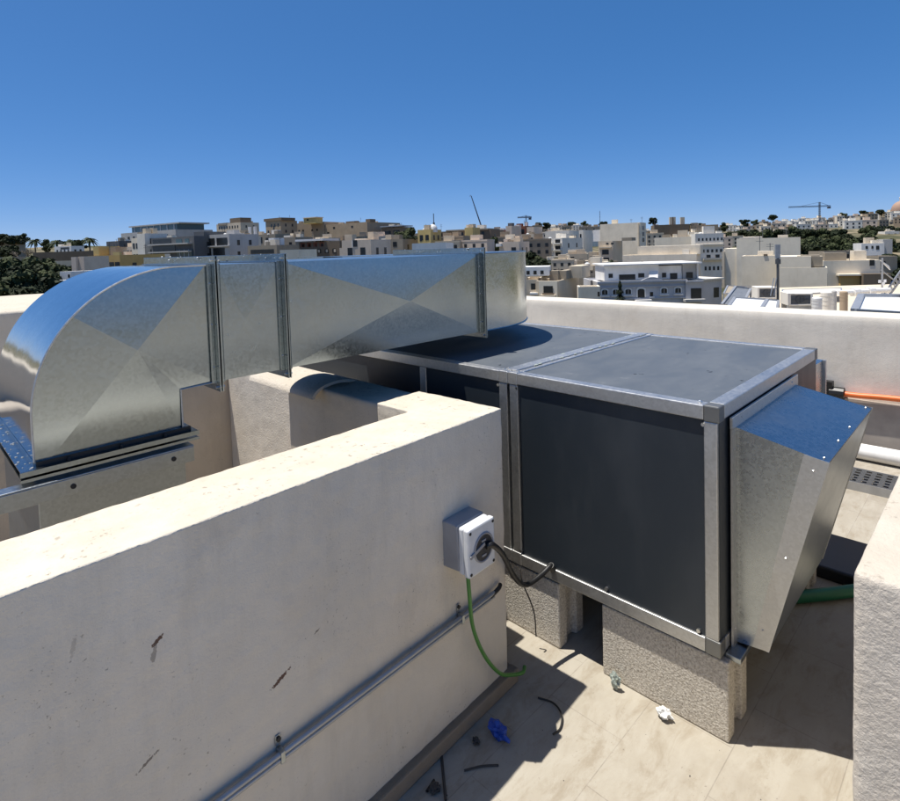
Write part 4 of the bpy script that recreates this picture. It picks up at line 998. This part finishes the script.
# roof clutter
mb = MB(); mb.cyl((0, 0, 0), (0, 0, 1.1), .62, n=12); mb.dome((0, 0, 1.1), .62, .3, 12, 3); mb.cyl((0, 0, 1.38), (0, 0, 1.5), .18, n=8); tk = mb.build('water_tank', M['tank'], smooth=True)
tag(tk, 'round white water tank standing on a town roof', 'water tank', 'white water tanks on the town roofs')
rc = random.Random(21); first = True
for b in ALLB:
    if b.cat == 'wall' or b.name in ('villa', 'villa_wing', 'villa_annexe', 'roof_room', 'ochre_room', 'white_roof') or b.w < 3.5 or b.d < 3: continue
    big = b.name in ('cream_block', 'cream_terrace', 'hotel')
    zr_ = b.h - b.par
    nw = sum(c.name.startswith('window') for c in b.r.children)
    if nw < 3 and not big and b.D > 95 and b.w > 4 and b.name not in ('fortress', 'blank_house', 'party_wall_house', 'grey_party_house', 'glass_block', 'frame_block', 'fort', 'rubble_terraces', 'tan_house'):
        b.grid(max(2, int(b.w / 2.8)), 2, 1.1, 1.5, b.par + .8, 3.1, .06, .94, 'glass', .2)
    if b.D > 95 and b.d > 5 and not big and b.name not in ('fort', 'fortress'): b.sgrid(2, 2, .9, 1.4, b.par + .9, 3.1)
    for k in range(rc.randint(1, 2) if big else rc.randint(2, 4)):      # stair heads, plant boxes and low walls on the roof
        w_ = min(rc.uniform(1.2, 3.4), b.w * .4); x = rc.uniform(-b.w + .4, -.4 - w_); y = rc.uniform(.5, max(.6, b.d - 3)); hh = b.par + rc.uniform(.3, 1.9)
        mb = MB(); mb.box((x, y, zr_ - .05), (x + w_, y + rc.uniform(1.2, 2.4), zr_ + hh)); rr_ = mb.build('stair_room', M[rc.choice((b.mat, 'tan', 'pale', 'slate', 'cream'))], b.r)
    for k in range(rc.randint(0, 2)):
        x = rc.uniform(-b.w + .5, -.5); y = rc.uniform(.6, max(.7, b.d - 1)); hh = b.par + rc.uniform(1.2, 3.2)
        mb = MB(); mb.cyl((x, y, zr_), (x, y, zr_ + hh), .05, n=5)
        for q in (.75, .9): mb.bar((x - .5, y, zr_ + hh * q), (x + .5, y, zr_ + hh * q), .05)
        mb.build('aerial', M['metal_dark'], b.r)
    if not big and rc.random() < .6:
        x = rc.uniform(-b.w + 1, -1) if b.w > 2.5 else -b.w / 2; y = rc.uniform(.8, max(.9, b.d - 1.2))
        o = tk if first else link(tk.copy()); first = False
        p = Vector(b.r.location) + Matrix.Rotation(b.r.rotation_euler.z, 3, 'Z') @ Vector((x, y, zr_)); o.location = p; o.scale = (.8,) * 3

# ---------------- cranes and masts
def crane(u, ytop, ymast, D, ul, ur, label):
    c = empty('tower_crane', label, 'crane', at(u, D, zpix(u, 232, D)), RZ0); s = D / FO
    mb = MB(); h = (232 - ytop) * s; hm = (232 - ymast) * s; t = .55 * s
    for a in (-1, 1):
        for b in (-1, 1): mb.bar((a * t, b * t, -4), (a * t, b * t, h), t * .45)
    n = 14
    for k in range(n):
        z0, z1 = h * k / n, h * (k + 1) / n
        mb.bar((-t, -t, z0), (t, -t, z1), t * .3); mb.bar((-t, t, z1), (t, t, z0), t * .3)
    mb.build('mast', M['crane'], c)
    mb = MB(); x0, x1 = (ul - u) * s, (ur - u) * s
    for dz in (0, 1.1 * s): 
        mb.bar((x0, 0, hm + dz * (1 if dz == 0 else 1)), (x1, 0, hm + dz), .32 * s)
    n = 22
    for k in range(n):
        a, b = x0 + (x1 - x0) * k / n, x0 + (x1 - x0) * (k + 1) / n
        mb.bar((a, 0, hm), ((a + b) / 2, 0, hm + 1.1 * s), .25 * s); mb.bar(((a + b) / 2, 0, hm + 1.1 * s), (b, 0, hm), .25 * s)
    mb.build('jib', M['crane'], c)
    mb = MB(); mb.box((x1 - 3 * s, -.8 * s, hm - 2 * s), (x1 - .3 * s, .8 * s, hm)); mb.build('counterweight', M['crane'], c)
    mb = MB(); mb.bar((0, 0, h), (x0 * .6, 0, hm + 1.1 * s), .22 * s); mb.bar((0, 0, h), (x1 * .8, 0, hm + 1.1 * s), .22 * s); mb.build('tie_bar', M['crane'], c)
crane(820, 202.5, 207, 520, 789, 831, 'tower crane with long jib on the right skyline')
crane(527.5, 215.5, 218, 640, 519, 533, 'tiny distant tower crane above the duct end')
c = empty('mobile_crane', 'slanting dark telescopic crane jib rising over the dark terrace', 'crane', at(487, 230, zpix(487, 240, 230)), RZ0); s = 230 / FO
mb = MB(); mb.tube([(0, 0, 0), (-5 * s, 0, 16 * s), (-13.5 * s, 0, 44 * s)], [.9 * s, .75 * s, .45 * s], 6, spline=False); mb.build('jib', M['crane'], c)
mb = MB(); mb.box((-2, -1.5, -2.5), (3, 1.5, .2)); mb.build('cab', M['crane'], c)
mb = MB(); mb.tube([(-13.5 * s, 0, 44 * s), (-14.4 * s, 0, 45 * s), (-14.8 * s, 0, 43.5 * s)], .25 * s, 6, spline=False); mb.build('hook_head', M['crane'], c)
def mast(u, y0, y1, D, label):
    s = D / FO; mb = MB(); h = (y1 - y0) * s; mb.cyl((0, 0, -2), (0, 0, h), .35 * s, .18 * s, 6)
    for z in (.55, .75, .9): mb.bar((-.8 * s, 0, h * z), (.8 * s, 0, h * z), .25 * s)
    tag(mb.build('antenna_mast', M['metal_dark'], loc=at(u, D, zpix(u, y1, D))), label, 'mast')
mast(601, 211, 224, 500, 'thin antenna mast on the skyline over the cream block')
mast(655.5, 219, 226, 470, 'short pole at the left end of the dark fort')

# ---------------- trees
def leaf_mesh(name, n, sx, sy, sz, leaf, lumps, seed, mat, flat=.0):
    rg = random.Random(seed); bm = bmesh.new()
    cs = []
    for k in range(lumps):
        a = rg.uniform(0, 6.283); r_ = rg.uniform(.15, .72); z = rg.uniform(-.5, .75)
        cs.append((math.cos(a) * r_, math.sin(a) * r_, z, rg.uniform(.26, .46)))
    for k in range(n):
        cx_, cy_, cz_, r_ = rg.choice(cs)
        d = Vector((rg.gauss(0, 1), rg.gauss(0, 1), rg.gauss(0, 1))).normalized() * r_ * rg.uniform(.55, 1.05) ** .5
        p = Vector(((cx_ + d.x) * sx, (cy_ + d.y) * sy, (cz_ + d.z * .8) * sz))
        nrm = (d.normalized() + Vector((rg.gauss(0, .5), rg.gauss(0, .5), rg.gauss(0, .5)))).normalized()
        t = nrm.orthogonal().normalized(); b_ = nrm.cross(t); l = leaf * rg.uniform(.6, 1.3)
        a = rg.uniform(0, 6.28); t, b_ = t * math.cos(a) + b_ * math.sin(a), b_ * math.cos(a) - t * math.sin(a)
        bm.faces.new([bm.verts.new(p + q) for q in (t * l, b_ * l * .6, -t * l, -b_ * l * .6)])
    me = bpy.data.meshes.new(name); bm.to_mesh(me); bm.free(); me.materials.append(M[mat]); return me
def tree_proto(label, group, crown_me, h, r, zc):
    t = empty('tree', label, 'tree', (0, 0, -80), 0, group)
    mb = MB(); mb.tube([(0, 0, -1.5), (r * .05, 0, zc * .5), (0, r * .04, zc)], [r * .10, r * .07, r * .04], 7)
    for k in range(4):
        a = k * 1.7; mb.tube([(0, 0, zc * (.45 + .1 * k)), (math.cos(a) * r * .35, math.sin(a) * r * .35, zc * (.75 + .1 * k)), (math.cos(a) * r * .6, math.sin(a) * r * .6, zc * (.95 + .08 * k))], [r * .045, r * .03, r * .012], 5)
    mb.build('trunk', M['bark'], t, True)
    c = link(bpy.data.objects.new('crown', crown_me)); c.parent = t; c.location.z = zc
    return t
tp = [tree_proto('dark dense tree in the wood under the palms at left', 'dark trees in the left wood', leaf_mesh('crown', 2600, 3.4, 3.4, 2.6, .34, 12, 1, 'leaf'), 6, 3.4, 4.0),
      tree_proto('dark dense tree in the wood under the palms at left', 'dark trees in the left wood', leaf_mesh('crown', 2600, 3.8, 3.0, 2.4, .36, 14, 2, 'leaf'), 6, 3.4, 3.8),
      tree_proto('dark dense tree in the wood under the palms at left', 'dark trees in the left wood', leaf_mesh('crown', 2200, 3.0, 3.3, 2.9, .32, 10, 3, 'leaf_lt'), 6, 3.2, 4.2)]
tused = set()
def tree(i, u, ytop, D, sc, label, group=None):
    p = tp[i]
    if i in tused: p = copy_tree(p)
    tused.add(i)
    H_ = (4.0 + 2.9) * sc; q = at(u, D)
    p.location = (q.x, q.y, zpix(u, ytop, D) - H_); p.scale = (sc,) * 3; p.rotation_euler.z = rnd.uniform(0, 6.28)
    p['label'] = label
    if group: p['group'] = group
    elif 'group' in p: del p['group']
    return p
GL = 'dark trees of the wood at the left'; LL = 'dark green tree in the dense wood above the left ledge'
for k, (u, y, D, sc) in enumerate([(-8, 262, 75, 1.3), (6, 258, 80, 1.25), (20, 259, 84, 1.2), (33, 262, 82, 1.15), (46, 262, 88, 1.15), (58, 264, 90, 1.0), (68, 266, 92, .8), (0, 274, 58, 1.0), (14, 272, 60, 1.05), (27, 274, 60, 1.0), (39, 276, 64, .95), (50, 272, 72, .9), (8, 285, 48, .8), (24, 284, 50, .85), (-10, 284, 46, .9), (36, 284, 54, .75), (61, 262, 100, .9), (26, 258.5, 100, 1.2), (12, 258, 105, 1.2), (-4, 259, 100, 1.2), (44, 260, 104, 1.1), (70, 263, 105, .8)]):
    tree(k % 3, u, y, D, sc, LL, GL)
for k, (u, y, D, sc, lab) in enumerate([(4, 233, 330, 1.5, 'dark round tree on the skyline at the left edge'), (16, 231.5, 330, 1.9, 'broad dark tree on the skyline near the left edge'), (25, 234, 335, 1.2, 'small dark tree right of the broad skyline tree'),
       (8, 244, 240, 1.5, 'dark tree below the left skyline trees, upper slope'), (16, 246, 235, 1.1, 'smaller dark tree on the upper left slope'), (48, 240, 280, 1.2, 'dark bush between the left palms'), (82, 239, 270, 1.0, 'dark bush beside the rightmost palm'), (70, 237.5, 285, 1.5, 'round dark tree between two left palms'),
       (409, 229, 190, 1.5, 'dark bushy tree right of the brown house'), (415, 234, 170, 1.3, 'lower dark bush beside the ochre tank house'), (481, 233, 200, 1.0, 'dark tree behind the slanting crane'), (492, 238, 160, 1.0, 'dark tree left of the duct end'),
       (525, 250, 130, 1.1, 'dark tree at the duct end below the pink house'), (532, 254, 125, 1.0, 'dark bush left of the white apartments'), (541, 257, 128, .8, 'dark bush under the white apartments'), (551, 257, 128, .9, 'olive bush under the apartment balconies'), (518, 246, 150, 1.1, 'dark tree under the dark red house'),
       (610, 261, 118, .6, 'green bush under the stone house'), (618, 262, 116, .6, 'green bush right of the stone house'), (733, 229, 300, 1.2, 'dark tree left of the tall cream block roof')]):
    tree(k % 3, u, y, D, sc, lab)
k = 0
for (u, y, D, sc) in [(748, 228, 330, 2.0), (757, 227, 330, 2.2), (765, 230, 320, 1.8), (776, 228, 330, 2.0), (786, 227, 340, 2.2), (796, 227, 335, 2.2), (806, 228, 330, 2.2), (816, 228, 330, 2.3), (826, 229, 325, 2.0), (836, 228, 320, 1.9), (846, 230, 315, 1.8), (812, 237, 240, 1.9), (822, 236, 245, 2.0), (832, 236, 240, 1.9), (842, 237, 235, 1.8), (852, 236, 240, 1.8), (862, 234, 260, 1.7), (872, 231, 300, 1.8), (884, 225, 360, 1.9), (894, 224, 360, 1.9), (868, 226, 350, 1.6), (876, 225, 360, 1.6), (898, 238, 230, 1.5), (888, 240, 220, 1.3), (816, 243, 190, 1.3), (826, 244, 190, 1.3), (838, 244, 185, 1.2), (850, 243, 190, 1.3), (858, 245, 180, 1.1), (804, 240, 220, 1.4), (895, 252, 150, 1.1), (900, 262, 120, 1.0)]:
    tree(k % 3, u, y, D, sc, 'dark green tree in the belt of trees under the right crane', 'trees of the belt under the tower crane'); k += 1
k = 0
for (u, y, D, sc) in [(548, 222, 600, 1.6), (572, 220, 600, 1.8), (585, 221.5, 610, 1.5), (604, 221, 490, 1.4), (616, 225, 500, 1.2), (640, 225, 520, 1.2), (654, 217, 560, 1.6), (700, 221, 500, 1.6), (724, 223, 520, 1.6), (745, 219, 560, 1.6), (774, 213, 590, 1.7), (756, 220, 580, 1.3), (864, 210, 600, 1.6), (880, 208, 600, 1.6), (843, 213, 610, 1.3), (540, 222, 600, 1.3), (690, 222.5, 490, 1.2)]:
    tree(k % 3, u, y, D, sc, 'small dark tree poking up between houses on the far skyline', 'trees between the skyline houses'); k += 1
# conifer by the villa
cf = empty('conifer_tree', 'dark pointed conifer in front of the blue grey villa', 'tree', at(620, 78, zpix(620, 306, 78)))
mb = MB(); mb.cyl((0, 0, -3), (0, 0, 3.0), .12, .03, 7); mb.build('trunk', M['bark'], cf)
rg = random.Random(5); bm = bmesh.new(); HH = 25 / FO * 78
for k in range(1500):
    z = rg.random() ** 1.3 * HH; rr = (1 - z / HH) ** .9 * .98 * (.75 + .3 * math.sin(z * 7)) * rg.uniform(.5, 1.05); a = rg.uniform(0, 6.28)
    p = Vector((rr * math.cos(a), rr * math.sin(a), z - rr * .15)); o_ = Vector((math.cos(a), math.sin(a), -.35)).normalized() * .2; s2 = Vector((-math.sin(a), math.cos(a), rg.uniform(-.4, .4))) * .06
    bm.faces.new([bm.verts.new(p + q) for q in (-o_, s2, o_, -s2)])
me = bpy.data.meshes.new('crown'); bm.to_mesh(me); bm.free(); me.materials.append(M['leaf']); x = link(bpy.data.objects.new('crown', me)); x.parent = cf
# palms
def palm_proto():
    t = empty('palm_tree', 'palm on the left skyline', 'palm', (0, 0, -80), 0, 'palms on the left skyline')
    mb = MB(); mb.tube([(0, 0, -4), (.1, 0, 0), (.05, .1, 4.2)], [.32, .26, .22], 8); mb.build('trunk', M['bark'], t, True)
    rg = random.Random(9); bm = bmesh.new()
    for k in range(34):
        a = k * 2.4; el = rg.uniform(-.4, 1.1); L_ = rg.uniform(2.4, 3.3); prev = None
        for j in range(7):
            s_ = j / 6; x_ = L_ * s_ * math.cos(el); z_ = 4.2 + L_ * s_ * math.sin(el) - 1.5 * s_ * s_ * L_ * .45
            c_ = Vector((x_ * math.cos(a), x_ * math.sin(a), z_)); wd = .28 * math.sin(math.pi * (.12 + .85 * s_)) + .02
            sd = Vector((-math.sin(a), math.cos(a), -.5)).normalized() * wd
            cur = (bm.verts.new(c_ - sd), bm.verts.new(c_ + sd))
            if prev: bm.faces.new((prev[0], prev[1], cur[1], cur[0]))
            prev = cur
    me = bpy.data.meshes.new('fronds'); bm.to_mesh(me); bm.free(); me.materials.append(M['frond']); c = link(bpy.data.objects.new('crown', me)); c.parent = t
    return t
pp = palm_proto()
for i, (u, y, D, lab) in enumerate([(37, 237, 230, 'leftmost palm, tall one above the brown field wall'), (59, 238, 270, 'small palm right of the tallest left palm'), (74, 237.5, 275, 'palm between the small palm and the bushy one'), (92, 235.5, 200, 'big bushy palm beside the yellow house')]):
    o = pp if i == 0 else copy_tree(pp)
    sc = D / 200 * 1.0; o.scale = (sc,) * 3; o.location = at(u, D, zpix(u, y, D) - 5.6 * sc); o.rotation_euler.z = i; o['label'] = lab
# bare grey tree
t = empty('bare_tree', 'leafless grey tree left of the first palm', 'tree', at(25, 215, zpix(25, 258, 215)))
mb = MB(); rg = random.Random(2)
def twig(p, d, l, r_, n):
    q = p + d * l; mb.tube([p, (p + q) / 2 + Vector((rg.gauss(0, .05), rg.gauss(0, .05), 0)) * l, q], [r_, r_ * .6], 4, spline=False)
    if n:
        for k in range(4): twig(p + d * l * rg.uniform(.5, 1), (d + Vector((rg.gauss(0, .55), rg.gauss(0, .55), rg.gauss(.15, .3)))).normalized(), l * .68, r_ * .55, n - 1)
for k in range(4): twig(Vector((0, 0, -1)), Vector((rg.gauss(0, .4), rg.gauss(0, .4), 1)).normalized(), 2.6, .22, 3)
mb.build('trunk', M['grey_twig'], t)

# ================================================================== NEIGHBOUR'S ROOF AT THE RIGHT
zr = -1.9
mb = MB()
c_ = [at(700, 15), at(1010, 15), at(1100, 40), at(735, 40)]
mb.prism([(p.x, p.y, -13) for p in c_], (0, 0, 13 + zr)); o = mb.build('neighbour_building', M['tan']); tag(o, 'neighbouring building whose cluttered flat roof shows over the parapet at right', 'building')
def on(u, y, D): return at(u, D, zpix(u, y, D))
def slab(name, mat, label, cat, q, D0, D1, th=.06, legs=True):
    """tilted sheet: q = four photo corners (near-left, near-right, far-right, far-left)"""
    t = empty(name, label, cat, on(q[0][0], q[0][1], D0))
    P_ = [on(*q[0], D0), on(*q[1], D0), on(*q[2], D1), on(*q[3], D1)]; o0 = Vector(t.location)
    mb = MB(); mb.prism([p - o0 for p in P_], (0, 0, -th)); mb.build('sheet', M[mat], t)
    mb = MB()
    for a, b in ((0, 1), (1, 2), (2, 3), (3, 0)): mb.bar(P_[a] - o0, P_[b] - o0, th * 1.3)
    mb.build('frame', M['steel'], t)
    if legs:
        mb = MB()
        for p in P_: mb.bar(p - o0 - Vector((0, 0, th)), Vector((p.x - o0.x, p.y - o0.y, zr - o0.z)), .06)
        mb.build('leg', M['steel'], t)
    return t
slab('solar_panel', 'solar', 'grey tilted solar panel at the left end of the neighbour roof', 'solar panel', [(722, 305), (742, 308), (751, 289), (736, 287)], 19, 20.6)
slab('roof_sheet', 'white_sheet', 'white sloping roof sheet left of the antenna pole', 'roof sheet', [(727, 309), (760, 311), (767, 300), (735, 298)], 18, 19.5)
slab('roof_sheet', 'white_sheet', 'smaller white sheet standing right beside the antenna pole', 'roof sheet', [(761, 311), (777, 312), (779, 301), (768, 300)], 18, 19.3)
slab('skylight', 'white_sheet', 'large white translucent skylight at the right edge over the parapet', 'skylight', [(855, 312), (905, 315), (905, 297), (862, 296.5)], 14, 16, .12)
def hvac(u0, u1, y0, y1, D, label):
    s = D / FO; w_, h = (u1 - u0) * s, (y1 - y0) * s
    t = empty('condenser_unit', label, 'air conditioner', on(u0, y1, D), RZ0 + R(-14))
    mb = MB()
    for (a, b) in (((0, 0, 0), (w_, .05, h * .12)), ((0, 0, h * .88), (w_, .05, h)), ((0, 0, h * .12), (w_ * .1, .05, h * .88)), ((w_ * .9, 0, h * .12), (w_, .05, h * .88)), ((0, .05, 0), (w_, .9, h))): mb.box(a, b)
    mb.build('casing', M['pale'], t, bevel=.01)
    mb = MB(); mb.box((w_ * .1, .03, h * .12), (w_ * .9, .048, h * .88)); g_ = mb.build('grille', M['dkgrey'], t)
    mb = MB(); mb.tube([(w_ * .5 + h * .32 * math.cos(k * .5236), .02, h * .5 + h * .32 * math.sin(k * .5236)) for k in range(13)], .02, 5, spline=False); mb.bar((w_ * .5, .02, h * .15), (w_ * .5, .02, h * .85), .02); mb.bar((w_ * .15, .02, h * .5), (w_ * .85, .02, h * .5), .02); mb.build('fan_guard', M['metal_dark'], g_)
    mb = MB(); mb.box((0, .1, -.6), (w_, .2, -.001)); mb.box((0, .7, -.6), (w_, .8, -.001)); mb.build('leg', M['steel'], t)
hvac(758, 776, 287.5, 299, 24, 'open framed rooftop unit just left of the antenna pole')
hvac(789, 811, 293.5, 306, 20, 'white condenser unit with dark grille right of the antenna pole')
def tank(u0, u1, y0, y1, D, label, mat):
    s = D / FO; r_ = (u1 - u0) / 2 * s; h = (y1 - y0) * s
    t = empty('water_tank', label, 'water tank', on((u0 + u1) / 2, y1, D)); mb = MB(); mb.cyl((0, 0, -.6), (0, 0, h * .9), r_, n=20)
    for k in range(3): mb.cyl((0, 0, h * (.2 + .25 * k)), (0, 0, h * (.2 + .25 * k) + .05), r_ * 1.03, n=20)
    mb.build('body', M[mat], t, True); mb = MB(); mb.dome((0, 0, h * .9), r_, h * .1, 20, 4); mb.build('lid', M[mat], t, True)
tank(813, 822, 297, 310, 19.5, 'small white cylinder tank right of the condenser unit', 'tank'); tank(822, 832, 291, 309, 21, 'tall pale tank in the middle of the neighbour roof', 'pale'); tank(832, 837, 290, 308, 22, 'thin grey tank right of the tall pale tank', 'grey')
tank(841, 848, 291, 303, 24, 'dark round drum on the neighbour roof', 'brown')
mb = MB(); p, q = on(840, 293, 26), on(890, 290, 27); mb.cyl(p, q, .12, n=10); mb.cyl(p + (q - p) * .25, p + (q - p) * .36, .2, n=10); mb.cyl(p + (q - p) * .55, p + (q - p) * .66, .2, n=10)
for k in (.05, .5, .95): mb.bar(p + (q - p) * k, Vector(((p + (q - p) * k).x, (p + (q - p) * k).y, zr)), .06)
tag(mb.build('pipe_run', M['pipe_white']), 'long white pipe run on the neighbour roof', 'pipe')
t = empty('antenna_pole', 'dark pole with flat panel antenna and small ladder over the parapet', 'antenna', on(778.5, 312, 20)); o0 = Vector(t.location)
mb = MB(); mb.cyl((0, 0, -.3), on(778.3, 258, 20) - o0, .045, n=8); mb.build('pole', M['metal_dark'], t)
a_, b_ = on(777.3, 258.5, 20) - o0, on(781.8, 244.5, 20) - o0
mb = MB(); mb.box((-.08, -.03, a_.z), (.085, .03, b_.z), Matrix.Rotation(RZ0, 3, 'Z'), (a_.x + .02, a_.y - .02, 0)); mb.build('antenna_panel', M['steel'], t)
mb = MB(); mb.cyl((0, 0, on(778, 264, 20).z - o0.z), (0, 0, on(778, 259, 20).z - o0.z), .09, n=8); mb.build('bracket', M['metal_dark'], t)
for k in (0, 1):
    mb = MB(); mb.bar(on(771 + k * 3.5, 296, 20) - o0, on(774.5 + k * 2.5, 278, 20) - o0, .03); mb.build('ladder_rail', M['steel'], t)
t = empty('lattice_mast', 'slanting lattice mast with small white dishes at the right edge', 'mast', on(884, 300, 30)); o0 = Vector(t.location)
mb = MB()
P0, P1 = on(884, 296, 30) - o0, on(902, 270, 30) - o0; Q0, Q1 = on(888, 299, 30) - o0, on(906, 274, 30) - o0
mb.bar(P0, P1, .07); mb.bar(Q0, Q1, .07)
for k in range(7):
    f0, f1 = k / 7, (k + 1) / 7; mb.bar(P0.lerp(P1, f0), Q0.lerp(Q1, f1), .05); mb.bar(Q0.lerp(Q1, f0), P0.lerp(P1, f1), .05)
mb.bar(on(883, 300, 30) - o0, on(883, 258, 30) - o0, .08); mb.bar(on(882, 270, 30) - o0, on(900, 284, 30) - o0, .05)
mb.build('lattice', M['steel'], t)
mb = MB(); mb.prism([on(881.5, 260, 30) - o0, on(886, 264.5, 30) - o0, on(891.5, 270, 30) - o0, on(890, 266, 30) - o0], FH * .1); mb.build('sail_dish', M['white_sheet'], t)
for u, y in ((880.5, 281.5), (886, 281), (884.5, 284)):
    mb = MB(); e = on(u, y, 29.5) - o0; mb.box((-.09, -.05, -.07), (.09, .05, .07), None, e); mb.build('dish', M['white_sheet'], t)
slab('shed_roof', 'slate', 'low grey shed roof behind the solar panel', 'roof', [(724, 294), (757, 291), (757, 287.5), (728, 286)], 30, 33)
slab('shed_roof', 'pale', 'pale flat shed roof behind the pole and condenser', 'roof', [(783, 295), (842, 292), (842, 288.5), (783, 290)], 30, 33)
